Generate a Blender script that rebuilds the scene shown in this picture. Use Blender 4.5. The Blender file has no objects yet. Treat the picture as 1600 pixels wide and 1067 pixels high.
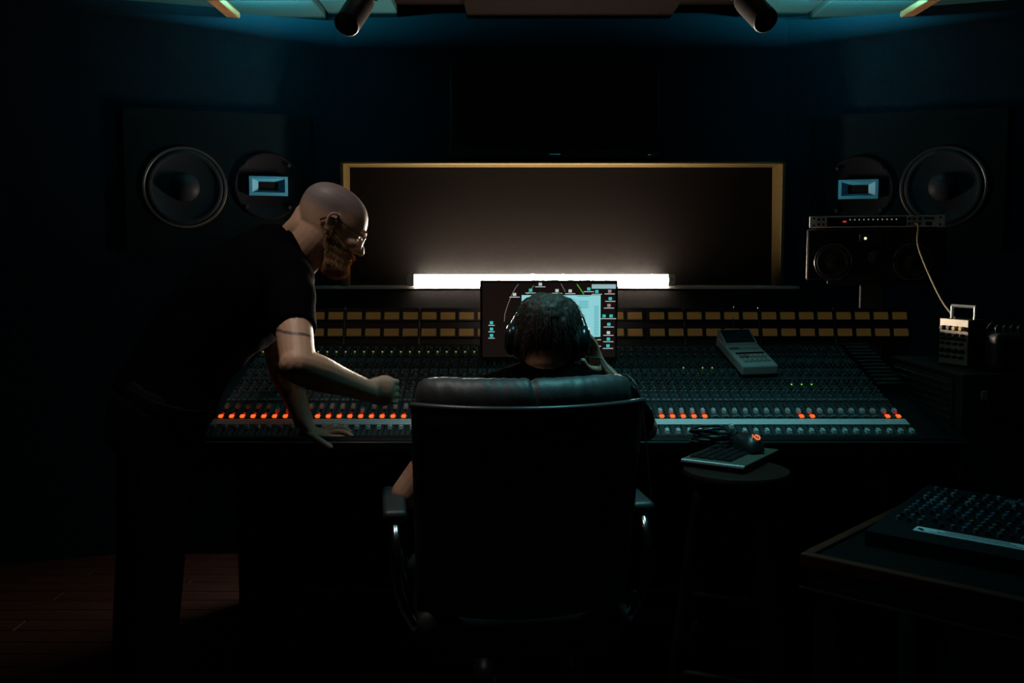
import bpy, bmesh, math, random
import numpy as np
from mathutils import Vector, Matrix, Euler, noise as mnoise

random.seed(7)
scene = bpy.context.scene
COL = scene.collection
R = math.radians

# ------------------------------------------------------------------ camera
F = 1556.0                       # focal length in pixels of a 1600 x 1067 frame
CAM_H = 1.272
PITCH = R(4.9)
cam_d = bpy.data.cameras.new('camera')
cam_d.sensor_fit = 'HORIZONTAL'
cam_d.sensor_width = 36.0
cam_d.lens = F * 36.0 / 1600.0
cam_d.clip_start = 0.05
cam = bpy.data.objects.new('camera', cam_d)
cam.location = (0, 0, CAM_H)
cam.rotation_euler = (R(90) - PITCH, 0, 0)
COL.objects.link(cam)
scene.camera = cam

# ------------------------------------------------------------------ world, exposure
w = bpy.data.worlds.new('world'); scene.world = w
w.use_nodes = True
w.node_tree.nodes['Background'].inputs[0].default_value = (0.0, 0.0, 0.0, 1)
w.node_tree.nodes['Background'].inputs[1].default_value = 0.0
scene.view_settings.view_transform = 'Standard'
scene.view_settings.look = 'None'
scene.view_settings.exposure = 0.0
scene.view_settings.gamma = 1.0
scene.view_settings.use_curve_mapping = False
scene.cycles.sample_clamp_indirect = 3.0

TUBE_L = 480.0                    # radiance of the white tube on the sill
TEAL = (0.06, 0.62, 0.70)
TEAL_DOWN = (0.15, 0.60, 0.66)
UP_W = 150.0                      # watts: teal uplights washing the ceiling
DOWN_W = 3.4                      # watts: teal ceiling lamp over the right of the console
PALE_W = 1.7                      # watts: pale ceiling lamp over the left of the console


def ray(px, py):
    u = (px - 800.0) / F
    v = -(py - 533.5) / F
    return Vector((u, math.cos(PITCH) + v * math.sin(PITCH), -math.sin(PITCH) + v * math.cos(PITCH)))


def P(px, py, Y):
    d = ray(px, py)
    t = Y / d.y
    return Vector((d.x * t, Y, CAM_H + d.z * t))


def Q(px, py, p0, n):
    d = ray(px, py)
    c = Vector((0, 0, CAM_H))
    t = (Vector(p0) - c).dot(n) / d.dot(n)
    return c + d * t


# ------------------------------------------------------------------ materials
MATS = {}


def mat(name, col, rough=0.6, metal=0.0, spec=0.5, var=0.12, scale=30.0, bump=0.0, bscale=200.0,
        emit=None, estr=0.0, coat=0.0, attr=None, attr_col=None, attr2=None, attr2_col=None, sheen=0.0):
    if name in MATS:
        return MATS[name]
    m = bpy.data.materials.new(name)
    m.use_nodes = True
    nt = m.node_tree
    b = nt.nodes['Principled BSDF']
    b.inputs['Roughness'].default_value = rough
    b.inputs['Metallic'].default_value = metal
    b.inputs['Specular IOR Level'].default_value = spec
    b.inputs['Coat Weight'].default_value = coat
    b.inputs['Sheen Weight'].default_value = sheen
    tc = nt.nodes.new('ShaderNodeTexCoord')
    nz = nt.nodes.new('ShaderNodeTexNoise')
    nz.inputs['Scale'].default_value = scale
    nz.inputs['Detail'].default_value = 3
    nt.links.new(tc.outputs['Object'], nz.inputs['Vector'])
    mx = nt.nodes.new('ShaderNodeMix'); mx.data_type = 'RGBA'
    mx.inputs[6].default_value = tuple(max(0, c * (1 - var)) for c in col) + (1,)
    mx.inputs[7].default_value = tuple(min(1, c * (1 + var)) for c in col) + (1,)
    nt.links.new(nz.outputs['Fac'], mx.inputs[0])
    out = mx.outputs[2]
    for a, ac in ((attr, attr_col), (attr2, attr2_col)):
        if a:
            at = nt.nodes.new('ShaderNodeAttribute'); at.attribute_name = a
            m2 = nt.nodes.new('ShaderNodeMix'); m2.data_type = 'RGBA'
            nt.links.new(at.outputs['Fac'], m2.inputs[0])
            nt.links.new(out, m2.inputs[6])
            m2.inputs[7].default_value = tuple(ac) + (1,)
            out = m2.outputs[2]
    nt.links.new(out, b.inputs['Base Color'])
    if bump > 0:
        n2 = nt.nodes.new('ShaderNodeTexNoise')
        n2.inputs['Scale'].default_value = bscale
        n2.inputs['Detail'].default_value = 4
        nt.links.new(tc.outputs['Object'], n2.inputs['Vector'])
        bp = nt.nodes.new('ShaderNodeBump')
        bp.inputs['Strength'].default_value = bump
        bp.inputs['Distance'].default_value = 0.003
        nt.links.new(n2.outputs['Fac'], bp.inputs['Height'])
        nt.links.new(bp.outputs['Normal'], b.inputs['Normal'])
    if emit:
        b.inputs['Emission Color'].default_value = tuple(emit) + (1,)
        b.inputs['Emission Strength'].default_value = estr
    MATS[name] = m
    return m


def wood(name, c1, c2, scale=6.0, rough=0.45, axis=0):
    m = bpy.data.materials.new(name); m.use_nodes = True
    nt = m.node_tree; b = nt.nodes['Principled BSDF']
    tc = nt.nodes.new('ShaderNodeTexCoord'); mp = nt.nodes.new('ShaderNodeMapping')
    sc = [12.0, 12.0, 12.0]; sc[axis] = 1.0
    mp.inputs['Scale'].default_value = sc
    nz = nt.nodes.new('ShaderNodeTexNoise'); nz.inputs['Scale'].default_value = scale
    nz.inputs['Detail'].default_value = 6; nz.inputs['Distortion'].default_value = 0.6
    rp = nt.nodes.new('ShaderNodeValToRGB')
    rp.color_ramp.elements[0].color = tuple(c1) + (1,); rp.color_ramp.elements[0].position = 0.35
    rp.color_ramp.elements[1].color = tuple(c2) + (1,); rp.color_ramp.elements[1].position = 0.65
    nt.links.new(tc.outputs['Object'], mp.inputs['Vector']); nt.links.new(mp.outputs['Vector'], nz.inputs['Vector'])
    nt.links.new(nz.outputs['Fac'], rp.inputs['Fac']); nt.links.new(rp.outputs['Color'], b.inputs['Base Color'])
    b.inputs['Roughness'].default_value = rough
    b.inputs['Specular IOR Level'].default_value = 0.12
    MATS[name] = m
    return m


def emis(name, col, strength, base=(0.02, 0.02, 0.02)):
    return mat(name, base, rough=0.4, emit=col, estr=strength)


black = mat('black_paint', (0.012, 0.012, 0.013), rough=0.45, bump=0.1)
black_matte = mat('black_matte', (0.004, 0.004, 0.004), rough=0.8, spec=0.06)
plastic_black = mat('black_plastic', (0.015, 0.015, 0.016), rough=0.3)
chrome = mat('chrome', (0.6, 0.6, 0.62), rough=0.18, metal=1.0, var=0.03)
silver = mat('brushed_silver', (0.42, 0.40, 0.38), rough=0.45, metal=0.6, bump=0.15, bscale=60)
white_plastic = mat('white_plastic', (0.55, 0.54, 0.50), rough=0.5)
leather = mat('black_leather', (0.022, 0.022, 0.022), rough=0.5, spec=0.6, bump=0.15, bscale=150)
shirt_black = mat('black_cotton', (0.0022, 0.0018, 0.0023), rough=0.95, spec=0.015, bump=0.4, bscale=500, sheen=0.0)
denim = mat('dark_denim', (0.004, 0.004, 0.006), rough=0.9, spec=0.1, bump=0.3, bscale=400)
skin = mat('skin', (0.50, 0.30, 0.20), rough=0.5, spec=0.35, var=0.10, scale=60, bump=0.12, bscale=350,
           attr='stubble', attr_col=(0.19, 0.155, 0.15), attr2='ink', attr2_col=(0.03, 0.028, 0.03))
skin_b = mat('skin_seated', (0.50, 0.25, 0.16), rough=0.5, spec=0.35, var=0.10, scale=60, bump=0.12, bscale=350)


for m_ in (skin, skin_b):
    b_ = m_.node_tree.nodes['Principled BSDF']
    b_.inputs['Subsurface Weight'].default_value = 0.35
    b_.inputs['Subsurface Radius'].default_value = (1.0, 0.35, 0.18)
    b_.inputs['Subsurface Scale'].default_value = 0.012


# ------------------------------------------------------------------ mesh helpers
class B:
    def __init__(self):
        self.bm = bmesh.new()

    def box(self, c, s, M=None, mi=0, bev=0.0, seg=2):
        x, y, z = s[0] / 2, s[1] / 2, s[2] / 2
        vs = [self.bm.verts.new((c[0] + i * x, c[1] + j * y, c[2] + k * z)) for k in (-1, 1) for j in (-1, 1) for i in (-1, 1)]
        fs = []
        for q in ((0, 2, 3, 1), (4, 5, 7, 6), (0, 1, 5, 4), (2, 6, 7, 3), (0, 4, 6, 2), (1, 3, 7, 5)):
            f = self.bm.faces.new([vs[i] for i in q]); f.material_index = mi; fs.append(f)
        if bev > 0:
            es = list({e for f in fs for e in f.edges})
            r = bmesh.ops.bevel(self.bm, geom=es, offset=bev, segments=seg, affect='EDGES', profile=0.5, clamp_overlap=True)
            vs = list({v for f in r['faces'] for v in f.verts} | {v for v in vs if v.is_valid})
            for f in r['faces']:
                f.material_index = mi
        if M is not None:
            bmesh.ops.transform(self.bm, matrix=M, verts=[v for v in vs if v.is_valid])
        return self

    def hexa(self, pts, mi=0):
        """eight corners: bottom ring 0-3, top ring 4-7"""
        vs = [self.bm.verts.new(p) for p in pts]
        for q in ((3, 2, 1, 0), (4, 5, 6, 7), (0, 1, 5, 4), (1, 2, 6, 5), (2, 3, 7, 6), (3, 0, 4, 7)):
            self.bm.faces.new([vs[i] for i in q]).material_index = mi
        return self

    def quad(self, pts, mi=0):
        self.bm.faces.new([self.bm.verts.new(p) for p in pts]).material_index = mi
        return self

    def rings(self, rings, mi=0, cap=True, closed=False):
        rv = [[self.bm.verts.new(p) for p in r] for r in rings]
        n = len(rv[0])
        m = len(rv)
        for i in range(m if closed else m - 1):
            a, b = rv[i], rv[(i + 1) % m]
            for j in range(n):
                k = (j + 1) % n
                try:
                    self.bm.faces.new((a[j], a[k], b[k], b[j])).material_index = mi
                except ValueError:
                    pass
        if cap and not closed:
            self.bm.faces.new(list(reversed(rv[0]))).material_index = mi
            self.bm.faces.new(rv[-1]).material_index = mi
        return self

    def cyl(self, p0, p1, r0, r1=None, n=16, mi=0, cap=True):
        p0, p1 = Vector(p0), Vector(p1)
        r1 = r0 if r1 is None else r1
        t = (p1 - p0).normalized()
        a = t.orthogonal().normalized(); b = t.cross(a)
        rg = []
        for p, r in ((p0, r0), (p1, r1)):
            rg.append([p + (a * math.cos(k * 2 * math.pi / n) + b * math.sin(k * 2 * math.pi / n)) * r for k in range(n)])
        return self.rings(rg, mi, cap)

    def lathe(self, prof, M=None, n=32, mi=0, cap=False):
        """profile of (radius, height) around local z, placed by M"""
        M = M or Matrix()
        rg = [[M @ Vector((r * math.cos(k * 2 * math.pi / n), r * math.sin(k * 2 * math.pi / n), h)) for k in range(n)] for r, h in prof]
        return self.rings(rg, mi, cap)

    def tube(self, pts, rad, n=10, mi=0, sub=4, cap=True, lat=None, round_caps=False):
        """smooth sweep; rad a number, a list of radii or of (a, b) pairs with lat the axis of a"""
        pts = [Vector(p) for p in pts]
        if not isinstance(rad, (list, tuple)):
            rad = [rad] * len(pts)
        rad = [r if isinstance(r, (tuple, list)) else (r, r) for r in rad]
        PP, RR = [], []
        m = len(pts)
        for i in range(m - 1):
            p0, p1, p2, p3 = pts[max(i - 1, 0)], pts[i], pts[i + 1], pts[min(i + 2, m - 1)]
            r0, r1, r2, r3 = rad[max(i - 1, 0)], rad[i], rad[i + 1], rad[min(i + 2, m - 1)]
            for k in range(sub):
                t = k / sub
                f = lambda a, b, c, d: 0.5 * (2 * b + (c - a) * t + (2 * a - 5 * b + 4 * c - d) * t * t + (3 * b - a - 3 * c + d) * t ** 3)
                PP.append(f(p0, p1, p2, p3))
                RR.append((max(1e-4, f(r0[0], r1[0], r2[0], r3[0])), max(1e-4, f(r0[1], r1[1], r2[1], r3[1]))))
        PP.append(pts[-1]); RR.append(rad[-1])
        rg = []
        prev = None
        T = []
        for i in range(len(PP)):
            T.append((PP[min(i + 1, len(PP) - 1)] - PP[max(i - 1, 0)]).normalized())
        if round_caps:
            pre, post, rpre, rpost, tp, tq = [], [], [], [], [], []
            for c in (0.97, 0.8, 0.45):
                s = math.sqrt(1 - c * c)
                pre.append(PP[0] - T[0] * (RR[0][1] * c)); rpre.append((RR[0][0] * s, RR[0][1] * s)); tp.append(T[0])
            for c in (0.45, 0.8, 0.97):
                s = math.sqrt(1 - c * c)
                post.append(PP[-1] + T[-1] * (RR[-1][1] * c)); rpost.append((RR[-1][0] * s, RR[-1][1] * s)); tq.append(T[-1])
            PP = pre + PP + post; RR = rpre + RR + rpost; T = tp + T + tq
        for p, r, t in zip(PP, RR, T):
            if lat is not None:
                a = Vector(lat) - t * Vector(lat).dot(t); a.normalize()
            elif prev is None:
                a = t.orthogonal().normalized()
            else:
                a = prev - t * prev.dot(t); a.normalize()
            prev = a
            b = t.cross(a)
            rg.append([p + a * (r[0] * math.cos(k * 2 * math.pi / n)) + b * (r[1] * math.sin(k * 2 * math.pi / n)) for k in range(n)])
        return self.rings(rg, mi, cap)

    def ball(self, c, r, M=None, mi=0, u=16, v=10):
        mm = Matrix.Translation(c)
        if M is not None:
            mm = mm @ M
        if isinstance(r, (int, float)):
            r = (r, r, r)
        mm = mm @ Matrix.Diagonal((r[0], r[1], r[2], 1))
        g = bmesh.ops.create_uvsphere(self.bm, u_segments=u, v_segments=v, radius=1.0, matrix=mm)
        for vv in g['verts']:
            for f in vv.link_faces:
                f.material_index = mi
        return self


def obj(name, b, mats, parent=None, world=False, smooth=False, angle=None):
    bm = b.bm if isinstance(b, B) else b
    if world and parent is not None:
        bm.transform(chain_matrix(parent).inverted())
    bmesh.ops.recalc_face_normals(bm, faces=bm.faces)
    me = bpy.data.meshes.new(name)
    bm.to_mesh(me); bm.free()
    if smooth:
        for p in me.polygons:
            p.use_smooth = True
        if angle:
            me.set_sharp_from_angle(angle=R(angle))
    for m in (mats if isinstance(mats, (list, tuple)) else [mats]):
        me.materials.append(m)
    o = bpy.data.objects.new(name, me)
    COL.objects.link(o)
    if parent is not None:
        o.parent = parent
    return o


def chain_matrix(o):
    M = Matrix()
    while o is not None:
        M = o.matrix_basis @ M
        o = o.parent
    return M


def tag(o, label=None, cat=None, group=None, kind=None):
    if label: o['label'] = label
    if cat: o['category'] = cat
    if group: o['group'] = group
    if kind: o['kind'] = kind
    return o


def thing(name, label, cat, loc=(0, 0, 0), rot=(0, 0, 0), group=None):
    o = bpy.data.objects.new(name, None)
    o.empty_display_size = 0.05
    COL.objects.link(o)
    o.location = loc; o.rotation_euler = rot
    return tag(o, label, cat, group)


def inst(o, parent, loc=None, rot=None):
    c = o.copy(); COL.objects.link(c); c.parent = parent
    if loc is not None: c.location = loc
    if rot is not None: c.rotation_euler = rot
    return c


def remesh(b, voxel, smooth=4):
    me = bpy.data.meshes.new('tmp'); bmesh.ops.recalc_face_normals(b.bm, faces=b.bm.faces)
    b.bm.to_mesh(me); b.bm.free()
    o = bpy.data.objects.new('tmp', me); COL.objects.link(o)
    m = o.modifiers.new('r', 'REMESH'); m.mode = 'VOXEL'; m.voxel_size = voxel
    if smooth:
        s = o.modifiers.new('s', 'SMOOTH'); s.factor = 0.5; s.iterations = smooth
    dg = bpy.context.evaluated_depsgraph_get()
    bm = bmesh.new()
    bm.from_mesh(o.evaluated_get(dg).to_mesh())
    o.evaluated_get(dg).to_mesh_clear()
    bpy.data.objects.remove(o); bpy.data.meshes.remove(me)
    r = B(); r.bm.free(); r.bm = bm
    return r


# ================================================================== the room
ZC = 2.34                                   # ceiling height
YW = 4.5                                    # centre wall
XL, XR = P(530, 300, YW).x, P(1225, 300, YW).x
SL = 0.36                                   # toe-in of the soffit walls
fabric = mat('navy_fabric', (0.0026, 0.0080, 0.0125), rough=0.95, spec=0.03, bump=0.5, bscale=300)
fabric_dark = mat('charcoal_fabric', (0.004, 0.004, 0.005), rough=0.95, spec=0.03, bump=0.4, bscale=300)
trimwood = wood('window_trim_wood', (0.026, 0.017, 0.0052), (0.041, 0.027, 0.0085), axis=0)
ceil_teal_wash = mat('ceiling_panel_teal_wash', (0.012, 0.040, 0.043), rough=0.9, spec=0.03)  # board colour tinted teal to carry the uplight wash
ceil_dark = mat('ceiling_cloud_fabric', (0.003, 0.0021, 0.0018), rough=0.95, spec=0.01)
apron_m = mat('apron_black_paint', (0.0020, 0.0017, 0.0015), rough=0.7, spec=0.04, bump=0.1)

floor = obj('floor', B().box((0, 1.5, -0.03), (7.0, 7.4, 0.03)), mat('subfloor', (0.01, 0.006, 0.005)))
tag(floor, kind='structure')
floor_wood = wood('floor_wood', (0.007, 0.002, 0.001), (0.014, 0.004, 0.002), axis=0, rough=0.6)
pk = None
for r_ in range(24):
    for c_ in range(5):
        x0 = -3.0 + c_ * 1.3 - (r_ % 3) * 0.43
        y0 = 2.15 + r_ * 0.1
        if pk is None:
            pk = obj('plank', B().box((0, 0, 0), (1.295, 0.096, 0.015), bev=0.002, seg=1), floor_wood, floor)
            p_ = pk
        else:
            p_ = inst(pk, floor)
        p_.location = (x0 + 0.65, y0, -0.0075)

ceil = obj('ceiling', B().box((0, 1.5, ZC + 0.05), (7.0, 7.4, 0.06)), ceil_dark)
tag(ceil, kind='structure')
# ceiling boards each side of the dark centre cloud, edges running front to back
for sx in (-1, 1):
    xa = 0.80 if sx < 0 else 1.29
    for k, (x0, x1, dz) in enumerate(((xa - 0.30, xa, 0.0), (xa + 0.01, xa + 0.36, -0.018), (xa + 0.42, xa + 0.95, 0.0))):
        obj('ceiling_board', B().box((sx * (x0 + x1) / 2, 3.4, ZC + dz), (x1 - x0, 2.2, 0.035), bev=0.004, seg=1), ceil_teal_wash, ceil)
    obj('ceiling_beam', B().box((sx * (xa + 0.39), 3.4, ZC - 0.02), (0.055, 2.2, 0.07), bev=0.004, seg=1),
        wood('beam_wood_%d' % (sx + 1), (0.12, 0.06, 0.025), (0.2, 0.11, 0.05), axis=1), ceil)
obj('ceiling_cloud', B().box((0.25, 3.4, ZC - 0.005), (0.9, 2.2, 0.04), bev=0.006, seg=1), ceil_dark, ceil)

# centre front wall built round the window opening
WX0, WX1 = P(541, 300, YW).x, P(1214, 300, YW).x
WZ1 = P(800, 259, YW).z
WZ0 = P(800, 447, YW - 0.12).z               # top of the sill
wf = obj('wall_front', B().box(((XL + WX0) / 2 - 0.01, YW + 0.06, ZC / 2), (WX0 - XL + 0.02, 0.12, ZC))
         .box(((XR + WX1) / 2 + 0.01, YW + 0.06, ZC / 2), (XR - WX1 + 0.02, 0.12, ZC))
         .box(((WX0 + WX1) / 2, YW + 0.06, (WZ1 + ZC) / 2), (WX1 - WX0, 0.12, ZC - WZ1))
         .box(((WX0 + WX1) / 2, YW + 0.06, WZ0 / 2), (WX1 - WX0, 0.12, WZ0)), fabric)
tag(wf, kind='structure')
apr = obj('trim_1', B().hexa([(WX0 - 0.12, YW - 0.215, WZ0 - 0.42), (WX1 + 0.05, YW - 0.215, WZ0 - 0.42), (WX1 + 0.05, YW, WZ0 - 0.42), (WX0 - 0.12, YW, WZ0 - 0.42),
                              (WX0 - 0.12, YW - 0.142, WZ0 - 0.012), (WX1 + 0.05, YW - 0.142, WZ0 - 0.012), (WX1 + 0.05, YW, WZ0 - 0.012), (WX0 - 0.12, YW, WZ0 - 0.012)]), apron_m)
tag(apr, kind='structure')
sill = obj('trim_2', B().box(((WX0 + WX1) / 2 - 0.04, YW - 0.03, WZ0 - 0.006), (WX1 - WX0 + 0.22, 0.23, 0.012), bev=0.002, seg=1),
           mat('sill_paint', (0.22, 0.20, 0.18), rough=0.6))
tag(sill, kind='structure')
win = thing('window_1', None, None, ((WX0 + WX1) / 2, YW, WZ0)); tag(win, kind='structure')
t_ = 0.016
obj('window_frame', B().box((WX0, YW - 0.025, (WZ0 + WZ1) / 2), (t_, 0.17, WZ1 - WZ0), bev=0.002, seg=1)
    .box((WX1, YW - 0.025, (WZ0 + WZ1) / 2), (t_, 0.17, WZ1 - WZ0), bev=0.002, seg=1)
    .box(((WX0 + WX1) / 2, YW - 0.025, WZ1 + 0.003), (WX1 - WX0 + t_, 0.17, 0.010), bev=0.002, seg=1), trimwood, win, world=True)
pane_m = mat('tinted_glass', (0.0016, 0.0011, 0.0009), rough=0.36, spec=0.10, var=0.25, scale=120)
obj('pane', B().hexa([(WX0, YW + 0.030, WZ0), (WX1, YW + 0.030, WZ0), (WX1, YW + 0.040, WZ0), (WX0, YW + 0.040, WZ0),
                      (WX0, YW + 0.060, WZ1), (WX1, YW + 0.060, WZ1), (WX1, YW + 0.070, WZ1), (WX0, YW + 0.070, WZ1)]), pane_m, win, world=True)

# soffit walls
XO = 2.9
for side, xs in (('left', XL), ('right', XR)):
    s = -1 if side == 'left' else 1
    xe = s * XO
    ye = YW - SL * (abs(xe) - abs(xs))
    wl = obj('wall_front_' + side, B().hexa([(xs, YW, 0), (xe, ye, 0), (xe, ye + 0.15, 0), (xs, YW + 0.15, 0),
                                            (xs, YW, ZC), (xe, ye, ZC), (xe, ye + 0.15, ZC), (xs, YW + 0.15, ZC)]), fabric)
    tag(wl, kind='structure')
    wsd = obj('wall_' + side, B().box((s * (XO + 0.06), 1.1, ZC / 2), (0.12, 5.6, ZC)), fabric_dark)
    tag(wsd, kind='structure')
tag(obj('wall_back', B().box((0, -1.75, ZC / 2), (6.0, 0.12, ZC)), fabric_dark), kind='structure')


def wall_frame(side):
    """origin on the soffit wall joint, unit vectors along the wall (to the right) and out into the room"""
    if side == 'left':
        u = Vector((1, SL, 0)).normalized(); p0 = Vector((XL, YW, 0))
    else:
        u = Vector((1, -SL, 0)).normalized(); p0 = Vector((XR, YW, 0))
    n = Vector((u.y, -u.x, 0))
    return p0, u, n


# ================================================================== teal lamps
def area(name, loc, rot, power, size, col, parent=None):
    L = bpy.data.lights.new(name, 'AREA'); L.energy = power; L.color = col; L.shape = 'RECTANGLE'
    L.size = size[0]; L.size_y = size[1]
    o = bpy.data.objects.new(name, L); COL.objects.link(o)
    o.location = loc; o.rotation_euler = rot
    if parent: o.parent = parent
    return o


lamp_m = emis('teal_led', TEAL, 0.8)
for sx, xx, lab in ((-1, -1.02, 'teal uplight bar under the ceiling on the left side'), (1, 1.42, 'teal uplight bar under the ceiling on the right side')):
    t = thing('uplight_bar', lab, 'light', (xx, 4.00, ZC - 0.055), group='teal uplights')
    obj('housing', B().box((0, 0, 0), (0.5, 0.04, 0.024), bev=0.005), black, t)
    for bx_ in (-0.2, 0.2):
        obj('bracket', B().cyl((bx_, 0, 0.01), (bx_, 0, 0.038), 0.006), black, t)
    obj('led_strip', B().box((0, 0.021, 0.004), (0.46, 0.003, 0.012)), lamp_m, t)
    ul = area('uplight', (0, 0.026, 0.006), (R(168), 0, 0), UP_W * (1.0 if sx < 0 else 0.75), (0.46, 0.012), TEAL, t)
    ul.data.spread = R(180)
for nm, lab, loc, col, pw_, lm in (('ceiling_lamp', 'square teal ceiling lamp above the right half of the console', (0.40, 2.42, ZC + 0.02), TEAL_DOWN, DOWN_W, lamp_m),
                                  ('ceiling_lamp', 'square pale ceiling lamp above the left half of the console', (-0.58, 2.12, ZC + 0.02), (1.0, 0.90, 0.82), PALE_W, emis('pale_led', (1.0, 0.9, 0.82), 0.8))):
    t = thing(nm, lab, 'light', loc, group='square ceiling lamps')
    obj('housing', B().box((0, 0, -0.02), (0.34, 0.34, 0.04), bev=0.008), black, t)
    obj('diffuser', B().box((0, 0, -0.043), (0.30, 0.30, 0.008), bev=0.003), lm, t)
    dl = area('downlight', (0, 0, -0.055), (0, 0, 0), pw_, (0.28, 0.28), col, t)
    dl.data.spread = R(72) if col == TEAL_DOWN else R(88)

# hanging black spotlights (not lit)
for (px, py, qx, qy, lab) in ((566, 2, 542, 38, 'black cylindrical ceiling spotlight on the left, switched off'),
                              (1165, 0, 1196, 32, 'black cylindrical ceiling spotlight on the right, switched off')):
    a, b_ = P(px, py, 3.75), P(qx, qy, 3.62)
    t = thing('ceiling_spotlight', lab, 'spotlight', (a.x, a.y, ZC - 0.03), group='black spotlights')
    d = (b_ - a).normalized()
    z = d.to_track_quat('Z', 'Y').to_matrix().to_4x4()
    M = Matrix.Translation(a) @ z
    Ln = (b_ - a).length
    obj('can', B().lathe([(0.001, -0.02), (0.03, -0.02), (0.044, -0.005), (0.047, 0.02), (0.047, Ln), (0.043, Ln + 0.004), (0.040, Ln - 0.02), (0.001, Ln - 0.03)], M, 24),
        mat('spot_black', (0.012, 0.008, 0.007), rough=0.5), t, world=True, smooth=True, angle=40)
    obj('yoke', B().tube([a + Vector((-0.05, 0, 0)), a + Vector((-0.055, 0, 0.05)), Vector((a.x - 0.03, a.y, ZC - 0.03))], 0.006, 8)
        .tube([a + Vector((0.05, 0, 0)), a + Vector((0.055, 0, 0.05)), Vector((a.x + 0.03, a.y, ZC - 0.03))], 0.006, 8), black, t, world=True)
    obj('mount', B().cyl((a.x, a.y, ZC - 0.045), (a.x, a.y, ZC - 0.01), 0.045, n=20), black, t, world=True)

# ================================================================== tv on the wall
c = P(867, 170, YW - 0.06)
t = thing('television', 'dark switched-off wall television above the window', 'television', (c.x, YW - 0.05, c.z))
sw, sh = 325 * 4.42 / F, 148 * 4.42 / F
Mtv = Matrix.Rotation(R(-6), 4, 'X')
obj('body', B().box((0, 0.02, 0), (sw, 0.04, sh), Mtv, bev=0.006), mat('tv_black', (0.006, 0.006, 0.006), rough=0.5, spec=0.1), t)
obj('screen', B().box((0, -0.003, 0.006), (sw - 0.03, 0.004, sh - 0.05), Mtv), mat('screen_off', (0.004, 0.0025, 0.002), rough=0.35, spec=0.05), t)
obj('logo', B().box((0, -0.004, -sh / 2 + 0.010), (0.05, 0.004, 0.006), Mtv, bev=0.001, seg=1), chrome, t)
obj('bezel_trim', B().box((0, 0.0, -sh / 2 - 0.001), (sw * 0.96, 0.012, 0.004), Mtv, bev=0.001, seg=1), plastic_black, t)
obj('standby_light', B().box((sw * 0.45, -0.004, -sh / 2 + 0.008), (0.012, 0.003, 0.003), Mtv), emis('standby', (0.5, 0.6, 0.6), 0.10), t)

# ================================================================== soffit main speakers
cone_m = mat('speaker_cone', (0.010, 0.012, 0.014), rough=0.5, spec=0.08)
ring_m = mat('speaker_ring', (0.35, 0.35, 0.36), rough=0.3, metal=1.0)
baffle_m = mat('speaker_baffle', (0.0025, 0.005, 0.006), rough=0.6, spec=0.03, bump=0.1)
horn_m = mat('horn_blue', (0.035, 0.22, 0.36), rough=0.45)


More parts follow.
